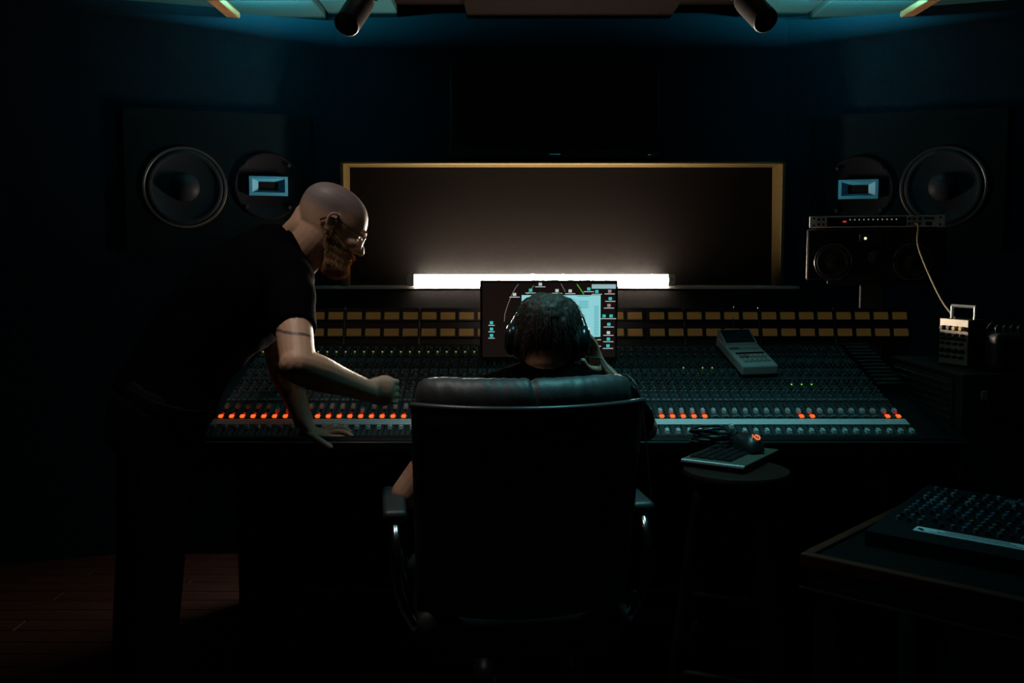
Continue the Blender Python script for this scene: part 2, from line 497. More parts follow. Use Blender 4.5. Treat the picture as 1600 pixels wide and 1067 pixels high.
def main_speaker(side, wpx, hpx, edge_px):
    p0, u, n = wall_frame(side)
    wc = Q(wpx[0], wpx[1], p0 + n * 0.02, n); hc = Q(hpx[0], hpx[1], p0 + n * 0.02, n)
    e = Q(edge_px[0], edge_px[1], p0 + n * 0.02, n)
    rot = math.atan2(u.y, u.x)
    lab = 'large built-in wall speaker with woofer and blue horn, ' + ('behind the bald person' if side == 'left' else 'above the silver rack unit')
    t = thing('main_speaker', lab, 'speaker', (wc.x - n.x * 0.02, wc.y - n.y * 0.02, wc.z - 0.30), (0, 0, rot), 'built-in wall speakers')
    Mi = chain_matrix(t).inverted()
    W, Hn, E = Mi @ wc, Mi @ hc, Mi @ e
    xa, xb = (W.x - 0.24, E.x) if side == 'left' else (E.x, W.x + 0.24)
    z0, z1 = W.z - 0.27, E.z
    obj('baffle', B().box(((xa + xb) / 2, -0.008, (z0 + z1) / 2), (xb - xa, 0.024, z1 - z0), bev=0.003, seg=1), baffle_m, t)
    face = lambda v: Matrix.Translation((v.x, -0.0202, v.z)) @ Matrix.Rotation(R(90), 4, 'X')
    rw = 0.170
    wo = obj('woofer', B().lathe([(rw - 0.012, 0.0015), (rw - 0.018, 0.006), (rw - 0.028, 0.008), (rw - 0.038, 0.003), (0.13, -0.006 + 0.008), (0.062, 0.0022), (0.055, 0.0015)], face(W), 48),
             cone_m, t, smooth=True)
    obj('surround_ring', B().lathe([(rw - 0.012, 0.001), (rw - 0.008, 0.006), (rw, 0.006), (rw + 0.003, 0.001)], face(W), 64), ring_m, wo, smooth=True, angle=30)
    obj('dust_cap', B().lathe([(0.060, 0.003), (0.052, 0.014), (0.035, 0.025), (0.015, 0.031), (0.001, 0.032)], face(W), 32), cone_m, wo, smooth=True)
    rh = 0.145
    ho = obj('horn_plate', B().lathe([(0.001, 0.003), (rh - 0.02, 0.003), (rh - 0.012, 0.008), (rh - 0.004, 0.008), (rh, 0.001)], face(Hn), 48),
             mat('horn_plate_black', (0.004, 0.004, 0.005), rough=0.5, spec=0.08), t, smooth=True, angle=35)
    for k in range(4):
        a = R(45 + 90 * k)
        obj('bolt', B().cyl((Hn.x + 0.128 * math.cos(a), -0.024, Hn.z + 0.128 * math.sin(a)), (Hn.x + 0.128 * math.cos(a), -0.033, Hn.z + 0.128 * math.sin(a)), 0.007, n=8), black, ho)
    hw, hh = 0.082, 0.041
    b = B()
    y0, y1 = -0.030, -0.0245
    outer = [(-hw, -hh), (hw, -hh), (hw, hh), (-hw, hh)]
    mid = [(-hw + .013, -hh + .013), (hw - .013, -hh + .013), (hw - .013, hh - .010), (-hw + .013, hh - .010)]
    inn = [(-hw + .040, -hh + .022), (hw - .040, -hh + .022), (hw - .040, hh - .022), (-hw + .040, hh - .022)]
    b.rings([[Vector((Hn.x + p[0], -0.022, Hn.z + p[1])) for p in outer], [Vector((Hn.x + p[0], y0 - 0.012, Hn.z + p[1])) for p in outer],
             [Vector((Hn.x + p[0], y0 - 0.012, Hn.z + p[1])) for p in mid], [Vector((Hn.x + p[0], -0.026, Hn.z + p[1])) for p in inn]], cap=False)
    obj('horn', b, horn_m, ho)
    b = B()
    b.quad([(Hn.x + p[0], -0.0262, Hn.z + p[1]) for p in inn])
    obj('horn_throat', b, black_matte, ho)
    return t


main_speaker('left', (289, 293), (419, 291), (486, 180))
main_speaker('right', (1474, 292), (1341, 296), (1272, 180))

# ================================================================== light tube on the sill
tl = P(641, 436, YW - 0.13); tr = P(1050, 436, YW - 0.13)
tz = WZ0 + 0.024
tube_root = thing('light_tube', 'glowing white tube light lying on the window sill', 'light', ((tl.x + tr.x) / 2, YW - 0.13, WZ0))
hl = (tr.x - tl.x) / 2
b = B()
n_ = 28
rt = 0.0250
fr = []
for xx in (-hl + 0.02, hl - 0.02):
    fr.append([Vector((xx, -rt * math.cos(a), 0.0260 + rt * math.sin(a))) for a in [R(-112 + 242 * k / n_) for k in range(n_ + 1)]])
r0 = [b.bm.verts.new(p) for p in fr[0]]; r1 = [b.bm.verts.new(p) for p in fr[1]]
for k in range(n_):
    b.bm.faces.new((r0[k], r0[k + 1], r1[k + 1], r1[k]))
obj('diffuser', b, emis('tube_white', (1.0, 0.86, 0.70), TUBE_L), tube_root, smooth=True)
b = B()
hs = []
for xx in (-hl + 0.02, hl - 0.02):
    hs.append([Vector((xx, -rt * 0.995 * math.cos(a), 0.0260 + rt * 0.995 * math.sin(a))) for a in [R(129 + 120 * k / 12) for k in range(13)]] + [Vector((xx, 0.004, 0.026))])
b.rings(hs)
obj('housing', b, mat('tube_housing', (0.05, 0.05, 0.05), rough=0.5), tube_root)
for s in (-1, 1):
    obj('end_cap', B().cyl((s * (hl - 0.02), 0, 0.0265), (s * (hl + 0.008), 0, 0.0265), 0.0262, n=24).cyl((s * (hl + 0.008), 0, 0.0265), (s * (hl + 0.012), 0, 0.0265), 0.021, n=24),
        mat('cap_grey', (0.3, 0.29, 0.27), rough=0.4), tube_root)

# ================================================================== mixing console
A = Vector((0, 2.715, P(800, 681, 2.715).z))
Bk = Vector((0, 3.42, P(800, 538, 3.42).z))
slope = math.atan2(Bk.z - A.z, Bk.y - A.y)
SLEN = (Bk - A).length
sn = Vector((0, -math.sin(slope), math.cos(slope)))          # normal of the work surface
sd = Vector((0, math.cos(slope), math.sin(slope)))           # up the slope
CX0, PITCHX, NCH = -0.853, 0.0309, 64
CX1 = CX0 + PITCHX * NCH


def s_of(py, lift=0.0):
    q = Q(800, py, A + sn * lift, sn)
    return (q - A).dot(sd)


def on_slope(px, py, lift=0.0):
    return Q(px, py, A + sn * lift, sn)


con = thing('mixing_console', 'large black mixing console with rows of knobs and glowing orange buttons', 'mixing console', ((CX0 + CX1) / 2, 3.05, 0))
con_dark = mat('console_dark', (0.007, 0.007, 0.008), rough=0.6, spec=0.12, bump=0.05)
con_panel = mat('console_panel', (0.030, 0.033, 0.034), rough=0.5, var=0.2, scale=80)
body = B()
e0, e1 = CX0 - 0.05, CX1 + 0.09
zf, zb = A.z, Bk.z
body.hexa([(e0, A.y, zf - 0.10), (e1, A.y, zf - 0.10), (e1, 3.75, zf - 0.10), (e0, 3.75, zf - 0.10),
           (e0, A.y, zf - 0.012), (e1, A.y, zf - 0.012), (e1, 3.75, zf + 0.24 - 0.012), (e0, 3.75, zf + 0.24 - 0.012)])
obj('frame', body, con_dark, con, world=True)
for xx in (e0 + 0.07, 0.5 * (e0 + e1), e1 - 0.07):
    obj('pedestal', B().box((xx, 3.42, (zf - 0.1) / 2), (0.12, 0.5, zf - 0.1), bev=0.006, seg=1), con_dark, con, world=True)
obj('light_block_panel', B().box(((e0 + e1) / 2, 3.70, (zf - 0.1) / 2 + 0.005), (e1 - e0 - 0.04, 0.02, zf - 0.1), bev=0.002, seg=1), con_dark, con, world=True)  # unseen rear panel added to block light and keep the underside dark
# padded armrest along the front with a thin metal strip
zs = P(800, 691, A.y - 0.052).z
ar = B().box(((e0 + e1) / 2, A.y - 0.028, zs - 0.010), (e1 - e0, 0.056, 0.045), bev=0.012, seg=4)
obj('armrest', ar, mat('armrest_vinyl', (0.006, 0.006, 0.006), rough=0.6, spec=0.15), con, world=True, smooth=True, angle=60)
obj('armrest_strip', B().box(((e0 + e1) / 2, A.y - 0.056, zs), (e1 - e0, 0.006, 0.005), bev=0.002, seg=2), mat('strip_metal', (0.4, 0.45, 0.45), rough=0.3, metal=1.0), con, world=True)
for xx in (e0 - 0.012, e1 + 0.012):
    obj('end_cheek', B().hexa([(xx - 0.012, A.y - 0.06, zf - 0.11), (xx + 0.012, A.y - 0.06, zf - 0.11), (xx + 0.012, 3.76, zf - 0.11), (xx - 0.012, 3.76, zf - 0.11),
                               (xx - 0.012, A.y - 0.06, zf - 0.01), (xx + 0.012, A.y - 0.06, zf - 0.01), (xx + 0.012, 3.76, zb + 0.02), (xx - 0.012, 3.76, zb + 0.02)]),
        con_dark, con, world=True)

# --- channel strips: one strip with its knobs, faders and buttons, copied 64 times
knob_dark = mat('knob_dark', (0.03, 0.03, 0.032), rough=0.35)
knob_grey = mat('knob_grey', (0.16, 0.17, 0.17), rough=0.4)
knob_light = mat('knob_light', (0.34, 0.36, 0.36), rough=0.4)
knob_red = mat('knob_red', (0.09, 0.03, 0.03), rough=0.4)
knob_green = mat('knob_green', (0.03, 0.12, 0.08), rough=0.4)
cap_white = mat('fader_cap_white', (0.85, 0.84, 0.80), rough=0.45)
orange_on = emis('orange_lit', (1.0, 0.10, 0.012), 1.6, (0.3, 0.05, 0.01))
red_led = emis('red_led', (0.9, 0.01, 0.02), 0.35, (0.2, 0.01, 0.01))
strip_white = mat('scribble_strip', (0.72, 0.72, 0.70), rough=0.6)
yellow_led = emis('yellow_led', (0.75, 0.70, 0.14), 0.5)
green_led = emis('green_led', (0.25, 0.9, 0.05), 0.9)

s_top = SLEN
rows_y = [s_of(y) for y in (681, 664, 656, 648, 640, 628, 620)]


def strip_base():
    b = B()
    b.box((PITCHX / 2, SLEN / 2, -0.006), (PITCHX - 0.0018, SLEN, 0.012), bev=0.0008, seg=1)
    return b


strip_me = obj('channel_strip', strip_base(), con_panel, con)
kb = B()
rk = random.Random(3)
s0 = s_of(621); s1 = s_of(541)
nrow = 19
for i in range(nrow):
    s = s0 + (s1 - s0) * (i + 0.5) / nrow
    if i in (6, 13):
        continue
    for x in ((0.009, 0.0225) if i % 3 else (0.0085, 0.0155, 0.0225)):
        tall = 0.008 if i % 3 else 0.004
        rr = 0.0048 if i % 3 else 0.0028
        mi = rk.choice((0, 0, 0, 1, 1, 3, 4)) if i % 3 else rk.choice((0, 1, 2, 1))
        kb.cyl((x, s, 0), (x, s, tall), rr, rr * 0.8, n=8, mi=mi)
        if i % 3:
            kb.box((x, s + rr * 0.4, tall + 0.0004), (0.0012, rr * 0.9, 0.0008), mi=2)
for x in (0.0085, 0.0225):
    kb.box((x, s_of(627), 0.0035), (0.0105, 0.011, 0.007), mi=1, bev=0.001, seg=1)
    kb.box((x, s_of(652) , 0.002), (0.009, 0.010, 0.004), mi=1)
sc_me = obj('scribble_strip', B().box((PITCHX / 2, s_of(659.5), 0.001), (PITCHX, s_of(655) - s_of(663.5), 0.002)), strip_white, strip_me)
knob_me = tag(obj('knobs', kb, [knob_dark, knob_grey, knob_light, knob_red, knob_green], strip_me), kind='stuff')
slot = B().box((0.0165, (s_of(648) + s_of(632)) / 2, 0.0006), (0.0022, s_of(632) - s_of(648), 0.0012))

slot_me = obj('fader_slot', slot, black_matte, strip_me)
slot2_me = obj('fader_slot', B().box((0.0165, (s_of(681) + s_of(664.5)) / 2, 0.0006), (0.0022, (s_of(664.5) - s_of(681)) * 0.95, 0.0012)), black_matte, strip_me)


def cap_bm():
    b = B()
    b.hexa([(-0.0055, -0.010, 0), (0.0055, -0.010, 0), (0.0055, 0.010, 0), (-0.0055, 0.010, 0),
            (-0.0048, -0.008, 0.010), (0.0048, -0.008, 0.010), (0.0048, 0.008, 0.010), (-0.0048, 0.008, 0.010)])
    b.box((0, 0, 0.0104), (0.0096, 0.0015, 0.0008), mi=1)
    return b


cap_up = obj('fader_cap', cap_bm(), [cap_white, black_matte], strip_me)
cap_low = inst(cap_up, strip_me); cap_low.name = 'fader_cap'
btn_off = obj('channel_button', B().box((0, 0, 0.003), (0.0125, 0.011, 0.006), bev=0.001, seg=1), knob_grey, strip_me)
btn_on = obj('channel_button', B().box((0, 0, 0.003), (0.0125, 0.012, 0.006), bev=0.001, seg=1), orange_on, strip_me)
led_on = obj('channel_led', B().box((0, 0, 0.0015), (0.006, 0.008, 0.003)), red_led, strip_me)
st_y = obj('status_led', B().cyl((0, 0, 0), (0, 0, 0.003), 0.0022, n=8), yellow_led, strip_me)
st_g = obj('status_led', B().cyl((0, 0, 0), (0, 0, 0.003), 0.0022, n=8), green_led, strip_me)
protos = dict(k=knob_me, sc=sc_me, sl=slot_me, s2=slot2_me, cu=cap_up, cl=cap_low)


def x_ch(px, py):
    return int((on_slope(px, py).x - CX0) / PITCHX)


lit = set(range(0, x_ch(655, 651) + 1)) | {x_ch(px, 652) for px in (1028, 1046, 1064, 1082, 1100, 1247, 1264, 1393, 1411)}
lit |= {x_ch(px, 652) for px in (680, 720)}
green_ch = {x_ch(px, 605) for px in (1241, 1257, 1273)}
yel_r = {x_ch(px, 577) for px in (1075, 1097, 1110)}
rot_s = (slope, 0, 0)
fr2 = random.Random(11)
for ch in range(NCH):
    loc = Vector((CX0 + PITCHX * ch, A.y, A.z)) - Vector(con.location)
    st = strip_me if ch == 0 else inst(strip_me, con)
    st.location = loc; st.rotation_euler = rot_s
    for key in protos:
        o = protos[key] if ch == 0 else inst(protos[key], st)
        if key == 'cu':
            py = 637 + (4 if ch >= x_ch(1010, 645) else 0) + (fr2.random() < 0.12) * 6
            if ch >= x_ch(1010, 645): py = 644.5
            o.location = (0.0165, s_of(py), 0.001)
        if key == 'cl':
            py = 669 if ch < 22 else 676
            if fr2.random() < 0.08: py = 668
            o.location = (0.0165, s_of(py), 0.001)
    xb = 0.0225 if ch < NCH / 2 else 0.0225
    if ch in lit:
        o = inst(btn_on, st); o.location = (0.0165, s_of(652), 0.001)
        o = inst(led_on, st); o.location = (0.0165, s_of(647), 0.0005)
    else:
        o = inst(btn_off, st); o.location = (0.0165, s_of(652), 0.001)
        if ch > 40:
            o = inst(led_on, st); o.location = (0.0165, s_of(641), 0.0005)
    if ch < x_ch(775, 552):
        o = inst(st_y, st); o.location = (0.0155, s_of(552), 0.004)
    if ch in yel_r:
        o = inst(st_y, st); o.location = (0.0155, s_of(577), 0.004)
    if ch in green_ch:
        o = inst(st_g, st); o.location = (0.0155, s_of(605), 0.008)
for o in (btn_off, btn_on, led_on, st_y, st_g):
    bpy.data.objects.remove(o)

# --- patch panel with slim horizontal strips right of the last channel
px0 = CX1 + 0.008
pw = 0.085
for i in range(12):
    s = SLEN * (0.50 + 0.48 * i / 11)
    M = Matrix.Translation(Vector((px0 + pw / 2, 0, 0)) + A + sd * s) @ Matrix.Rotation(slope, 4, 'X')
    obj('patch_strip', B().box((0, 0, 0.003), (pw, 0.016, 0.012), M, bev=0.002, seg=1), mat('patch_grey', (0.035, 0.036, 0.034), rough=0.55), con, world=True)
for i in range(3):
    s = SLEN * (0.30 + 0.11 * i)
    M = Matrix.Translation(Vector((px0 + pw - 0.008, 0, 0)) + A + sd * s) @ Matrix.Rotation(slope, 4, 'X')
    obj('side_handle', B().tube([(0, 0, 0), (0, 0.004, 0.03), (0, 0.06, 0.03), (0, 0.064, 0)], 0.005, 8), chrome, con, world=True)

# --- meter bridge
MB0 = P(1070, 538, 3.42).x - 6.2 * 8 * 0.0323
mb_x0, mb_x1 = P(300, 510, 3.44).x, P(1425, 510, 3.44).x
mz0 = Bk.z - 0.01
mz1 = P(800, 481, 3.47).z
bridge_m = mat('bridge_panel', (0.020, 0.015, 0.014), rough=0.5)
y_lo, y_hi = 3.425, 3.47
br = obj('meter_bridge', B().hexa([(mb_x0, y_lo, mz0), (mb_x1, y_lo, mz0), (mb_x1, 3.74, mz0), (mb_x0, 3.74, mz0),
                                   (mb_x0, y_hi, mz1), (mb_x1, y_hi, mz1), (mb_x1, 3.74, mz1 - 0.05), (mb_x0, 3.74, mz1 - 0.05)]), bridge_m, con, world=True)
fn = Vector((0, -(mz1 - mz0), (y_hi - y_lo))).normalized()
fup = Vector((0, (y_hi - y_lo), (mz1 - mz0))).normalized()
fp0 = Vector((0, y_lo, mz0))
tilt = math.atan2(y_hi - y_lo, mz1 - mz0)
meter_m = mat('meter_amber', (0.40, 0.22, 0.06), rough=0.5, emit=(0.42, 0.24, 0.065), estr=0.06, var=0.2, scale=300)
W1 = abs(Q(1070, 520, fp0, fn).x - Q(1187, 520, fp0, fn).x)       # one bay of eight channels
bay_x = [Q(1070, 520, fp0, fn).x + k * W1 for k in (0, 1, 2)] + [Q(655, 520, fp0, fn).x + k * W1 for k in (-2, -1, 0, 1, 2)] + [Q(1070, 520, fp0, fn).x - W1]
rot_b = (-tilt, 0, 0)
div0 = None
Lf = (fp0 - Vector((0, y_hi, mz1))).length
met0 = fr0 = led0 = None
for bx in bay_x:
    loc = Vector((bx, 0, 0)) + fp0 - Vector(con.location)
    if div0 is None:
        div0 = obj('bay_divider', B().box((0, -0.003, Lf / 2), (0.0055, 0.008, Lf), bev=0.001, seg=1), mat('divider_metal', (0.22, 0.19, 0.17), rough=0.4, metal=0.7), con)
        d_ = div0
    else:
        d_ = inst(div0, con)
    d_.location = loc; d_.rotation_euler = rot_b
done = []
for bx in bay_x:
    for k in range(4):
        mx = bx + 0.034 + k * W1 / 4
        if mx < mb_x0 + 0.02 or mx > mb_x1 - 0.02 or any(abs(mx - q) < 0.045 for q in done):
            continue
        done.append(mx)
        for (ya, yb) in ((488, 500), (513.5, 526)):
            za = (Q(800, yb, fp0, fn) - fp0).dot(fup); zb_ = (Q(800, ya, fp0, fn) - fp0).dot(fup)
            loc = Vector((mx, 0, 0)) + fp0 + fup * ((za + zb_) / 2) + fn * 0.002 - Vector(con.location)
            if met0 is None:
                met0 = obj('meter', B().box((0, 0, 0), (0.052, 0.006, zb_ - za), bev=0.0015, seg=1), meter_m, con)
                m_ = met0
                b = B()
                for s in (-1, 1):
                    b.box((s * 0.0285, -0.001, 0), (0.005, 0.010, zb_ - za + 0.01))
                    b.box((0, -0.001, s * ((zb_ - za) / 2 + 0.0025)), (0.052, 0.010, 0.005))
                fr0 = obj('meter_frame', b, black, met0)
            else:
                m_ = inst(met0, con); inst(fr0, m_)
            m_.location = loc; m_.rotation_euler = rot_b

# ================================================================== computer monitor
my = 3.24
mc = P(857.5, 500, my)
mw = P(965, 500, my).x - P(750, 500, my).x
mh = P(857, 438, my).z - P(857, 562, my).z
sz = A.z + math.tan(slope) * (my + 0.06 - A.y)
mon = thing('computer_monitor', 'computer monitor on the console showing a dark desktop with teal icons', 'monitor', (mc.x, my, sz))
zc = mc.z - sz
obj('casing', B().box((0, 0.016, zc), (mw, 0.03, mh), bev=0.004), mat('monitor_casing', (0.25, 0.25, 0.26), rough=0.35, metal=0.6), mon)
obj('bezel', B().box((0, -0.001, zc), (mw - 0.001, 0.006, mh - 0.001), bev=0.002), plastic_black, mon)
obj('neck', B().box((0, 0.05, zc * 0.5), (0.07, 0.02, zc), bev=0.004), plastic_black, mon)
Ms = Matrix.Translation((0, 0.06, 0.004)) @ Matrix.Rotation(slope, 4, 'X')
obj('foot', B().box((0, 0, 0), (0.22, 0.13, 0.012), Ms, bev=0.004), plastic_black, mon)
scr = obj('screen', B().box((0, -0.0045, zc + 0.001), (mw - 0.016, 0.002, mh - 0.016)), emis('desktop_dark', (0.020, 0.012, 0.010), 0.35, (0.02, 0.014, 0.012)), mon)


def sxy(px, py):
    return ((px - 857.5) / 215 * mw, zc + (500 - py) / 124 * mh)


def srect(b, x0, y0, x1, y1, mi=0, y=-0.0062):
    a, c_ = sxy(x0, y0), sxy(x1, y1)
    b.quad([(a[0], y, c_[1]), (c_[0], y, c_[1]), (c_[0], y, a[1]), (a[0], y, a[1])], mi)


cyan = emis('screen_cyan', (0.30, 0.72, 0.76), 0.85)
cyan2 = emis('screen_cyan_pale', (0.45, 0.72, 0.75), 0.62)
teal_i = emis('screen_icon_teal', (0.05, 0.62, 0.60), 0.75)
white_i = emis('screen_white', (0.62, 0.70, 0.70), 0.75)
pink_i = emis('screen_pink', (0.45, 0.28, 0.30), 0.7)
green_i = emis('screen_green', (0.10, 0.48, 0.05), 0.7)
ink_i = emis('screen_ink', (0.08, 0.42, 0.48), 0.85)
b = B(); srect(b, 815, 461, 938, 526)
fw = obj('file_window', b, cyan, scr)
b = B()
for k in range(20):
    srect(b, 928, 478 + k * 2.35, 935, 479 + k * 2.35, 0, -0.0066)
for k in range(5):
    srect(b, 904, 470 + k * 2.5, 919, 471 + k * 2.5, 0, -0.0066)
srect(b, 901, 462, 921, 463.2, 0, -0.0066)
tag(obj('file_list', b, ink_i, fw), kind='stuff')
b = B(); srect(b, 924, 444.2, 961.5, 451)
obj('notification_panel', b, cyan2, scr)
icons = [(768, 504, 0), (768, 514, 0), (768, 524, 0), (844, 444, 2), (829, 453.5, 0), (870, 454, 2), (890.5, 454.5, 2), (804, 460, 2), (919.5, 451.5, 0), (932, 455.5, 0),
         (952, 455, 3), (953, 466.5, 0), (951, 477, 3), (943.5, 493.5, 0), (954.5, 493.5, 0), (951, 506.5, 0), (950.5, 519.5, 2), (950.5, 529.5, 0), (950, 540, 0)]
for (x, y, mi) in icons:
    m_ = (teal_i, white_i, white_i, pink_i)[mi]
    b = B(); srect(b, x - 2.6, y - 2.3, x + 2.6, y + 2.3, 0)
    ic = obj('icon', b, m_, scr)
    b = B(); wd = 5 if x < 780 else 8
    srect(b, x - wd, y + 3.6, x + wd, y + 4.7, 0)
    obj('icon_caption', b, white_i, ic)


def sline(name, pts, wpx, m_):
    b = B()
    for (x0, y0), (x1, y1) in zip(pts[:-1], pts[1:]):
        d = Vector((x1 - x0, y1 - y0)).normalized(); nx, ny = -d.y * wpx / 2, d.x * wpx / 2
        q = [sxy(x0 + nx, y0 + ny), sxy(x1 + nx, y1 + ny), sxy(x1 - nx, y1 - ny), sxy(x0 - nx, y0 - ny)]
        b.quad([(p[0], -0.0059, p[1]) for p in q])
    obj(name, b, m_, scr)


pale = emis('screen_line', (0.30, 0.27, 0.24), 0.6)
sline('wallpaper_line', [(788, 502), (789, 490), (793, 477), (799, 462), (806, 449), (810, 444)], 0.9, pale)
sline('wallpaper_line', [(824, 460), (834, 446)], 0.9, green_i)
sline('wallpaper_line', [(876, 443), (883, 456)], 0.9, pale)
sline('wallpaper_line', [(901, 444), (912, 460)], 1.6, green_i)
for k in range(3):
    b = B(); srect(b, 933, 530 + k * 10, 939, 531.2 + k * 10)
    obj('wallpaper_tick', b, white_i, scr)

# ================================================================== white desktop controller lying on the console
LF = 0.045
c00, c10, c11, c01 = on_slope(1152, 571, LF), on_slope(1206, 569, LF), on_slope(1181, 522, LF), on_slope(1127, 524, LF)
cx = (c00 + c10 + c11 + c01) / 4
u = ((c10 - c00) + (c11 - c01)).normalized(); v = ((c01 - c00) + (c11 - c10)); v = (v - u * v.dot(u)).normalized(); nn = u.cross(v)
Wd = ((c10 - c00).length + (c11 - c01).length) / 2; Ld = ((c01 - c00).length + (c11 - c10).length) / 2
Mc = Matrix.Translation(cx - sn * 0.035) @ Matrix(((u.x, v.x, nn.x, 0), (u.y, v.y, nn.y, 0), (u.z, v.z, nn.z, 0), (0, 0, 0, 1)))
ctl = thing('desktop_controller', 'white desktop controller with a small screen lying on the mixing console', 'controller', tuple(Mc.translation))
ctl.rotation_euler = Mc.to_euler()
obj('body', B().box((0, 0, 0.016), (Wd, Ld, 0.032), bev=0.005), white_plastic, ctl)
obj('feet', B().box((0, -Ld * 0.4, -0.004), (Wd * 0.8, 0.012, 0.012)).box((0, Ld * 0.4, -0.004), (Wd * 0.8, 0.012, 0.012)), black_matte, ctl)
hd = obj('display_hood', B().hexa([(-Wd * .47, Ld * .16, .030), (Wd * .47, Ld * .16, .030), (Wd * .47, Ld * .5, .030), (-Wd * .47, Ld * .5, .030),
                                   (-Wd * .47, Ld * .18, .036), (Wd * .47, Ld * .18, .036), (Wd * .47, Ld * .49, .056), (-Wd * .47, Ld * .49, .056)]), white_plastic, ctl)
Mh = Matrix.Translation((0, Ld * .335, .0465)) @ Matrix.Rotation(math.atan2(.02, Ld * .31), 4, 'X')
obj('display', B().box((0, 0, 0.0006), (Wd * .84, Ld * .27, 0.002), Mh), mat('lcd_dark', (0.012, 0.01, 0.02), rough=0.6, spec=0.1), hd)
obj('badge', B().box((-Wd * .30, Ld * .06, .0325), (Wd * .28, Ld * .07, .002)), mat('badge_grey', (0.12, 0.15, 0.18), rough=0.4), ctl)
obj('slot', B().box((0.02 * Wd, -Ld * .10, .0325), (Wd * .80, Ld * .04, .002)), black_matte, ctl)
obj('label_strip', B().box((0.14 * Wd, Ld * .05, .0323), (Wd * .55, Ld * .07, .0012)), mat('label_cream', (0.45, 0.42, 0.32)), ctl)
for r_ in range(2):
    for k in range(6):
        m_ = mat('button_salmon', (0.42, 0.22, 0.17)) if k < 2 and r_ == 1 else mat('button_white', (0.5, 0.5, 0.47))
        obj('button', B().box((-Wd * .30 + k * Wd * .13, -Ld * (.34 - .13 * r_), .0345), (Wd * .10, Ld * .08, .005), bev=.0012, seg=1), m_, ctl)
obj('cable', B().tube([Mc @ Vector((Wd * .05, Ld * .49, .02)), Mc @ Vector((Wd * .03, Ld * .56, .035)), P(1146, 515, 3.40), P(1145, 490, 3.47), P(1147, 478, 3.50)], 0.0016, 6),
    mat('thin_grey_cable', (0.16, 0.16, 0.15)), ctl, world=True)

# ================================================================== leather chair
ch = thing('leather_chair', 'black leather high-back office chair with a padded top roll', 'chair', (0.030, 2.20, 0), (0, 0, R(8)))
ztop = P(800, 627, 2.17).z
zbot = 0.47
b = B()
NU, NV = 28, 20
HW = 0.256


def shell_pt(u, v, side):
    # rounded-rectangle plan of the back, gently curved
    z = zbot + (ztop - zbot) * v
    wv = HW * (1.0 - 0.05 * (1 - v))
    y = -0.090 * (1 - u * u) - 0.10 * (v - 0.2) + 0.03
    th = 0.055 * (1 - 0.55 * abs(u) ** 6) * (1 - 0.5 * abs(2 * v - 1) ** 10)
    return Vector((u * wv, y + side * th / 2, z))


rg = []
for j in range(NV + 1):
    v = j / NV
    fr_ = [shell_pt(-1 + 2 * i / NU, v, 1) for i in range(NU + 1)]
    bk_ = [shell_pt(1 - 2 * i / NU, v, -1) for i in range(NU + 1)]
    rg.append(fr_ + bk_)
b.rings(rg)
back = obj('back_shell', b, leather, ch, smooth=True, angle=50)
obj('piping', B().tube([shell_pt(-1 + 2 * i / 20, 1.0, -1) + Vector((0, 0.004, 0.0)) for i in range(21)], 0.0070, 10, sub=2),
    mat('piping_leather', (0.06, 0.06, 0.06), rough=0.3), back, smooth=True)
# padded roll across the top with a crease in the middle
b = B()
rg = []
zr = P(800, 583, 2.22).z
NR = 90
for i in range(NR + 1):
    u = -1 + 2 * i / NR
    x = u * 0.244
    endf = max(0.0, 1 - abs(u) ** 14) ** 0.5
    crease = 1 - 0.16 * math.exp(-((u - 0.02) / 0.022) ** 2)
    ring = []
    for k in range(28):
        a = k * 2 * math.pi / 28
        ry, rz = 0.046, 0.050
        f_ = (0.25 + 0.75 * endf) * crease
        wr = 1 + 0.03 * mnoise.noise(Vector((u * 9, math.cos(a) * 1.2, math.sin(a) * 1.2))) + 0.035 * mnoise.noise(Vector((u * 22 + math.sin(a) * 1.5, math.sin(a) * 0.8, 3)))
        ring.append(Vector((x, -0.075 * (1 - u * u) + 0.020 + ry * f_ * wr * math.cos(a), zr - 0.052 + rz * f_ * wr * math.sin(a))))
    rg.append(ring)
b.rings(rg)
obj('top_roll', b, mat('roll_leather_lit', (0.034, 0.036, 0.036), rough=0.5, spec=0.6, bump=0.15, bscale=150), ch, smooth=True)  # the chair's black leather, lightened for the lamp light falling on the roll
obj('seat_cushion', B().box((0, 0.25, 0.43), (0.50, 0.50, 0.10), bev=0.04, seg=4), leather, ch, smooth=True)
obj('seat_pan', B().box((0, 0.24, 0.365), (0.42, 0.42, 0.03), bev=0.008), plastic_black, ch)
for s in (-1, 1):
    arm = obj('armrest', B().tube([(s * 0.245, 0.02, 0.43), (s * 0.285, 0.02, 0.52), (s * 0.290, 0.05, 0.655), (s * 0.290, 0.30, 0.665), (s * 0.285, 0.36, 0.58), (s * 0.25, 0.36, 0.43)], 0.012, 10), chrome, ch, smooth=True)
    obj('arm_pad', B().box((s * 0.290, 0.18, 0.683), (0.055, 0.26, 0.03), bev=0.012, seg=3), leather, arm, smooth=True)
obj('gas_column', B().cyl((0, 0.24, 0.09), (0, 0.24, 0.36), 0.028, n=20), plastic_black, ch, smooth=True, angle=40)
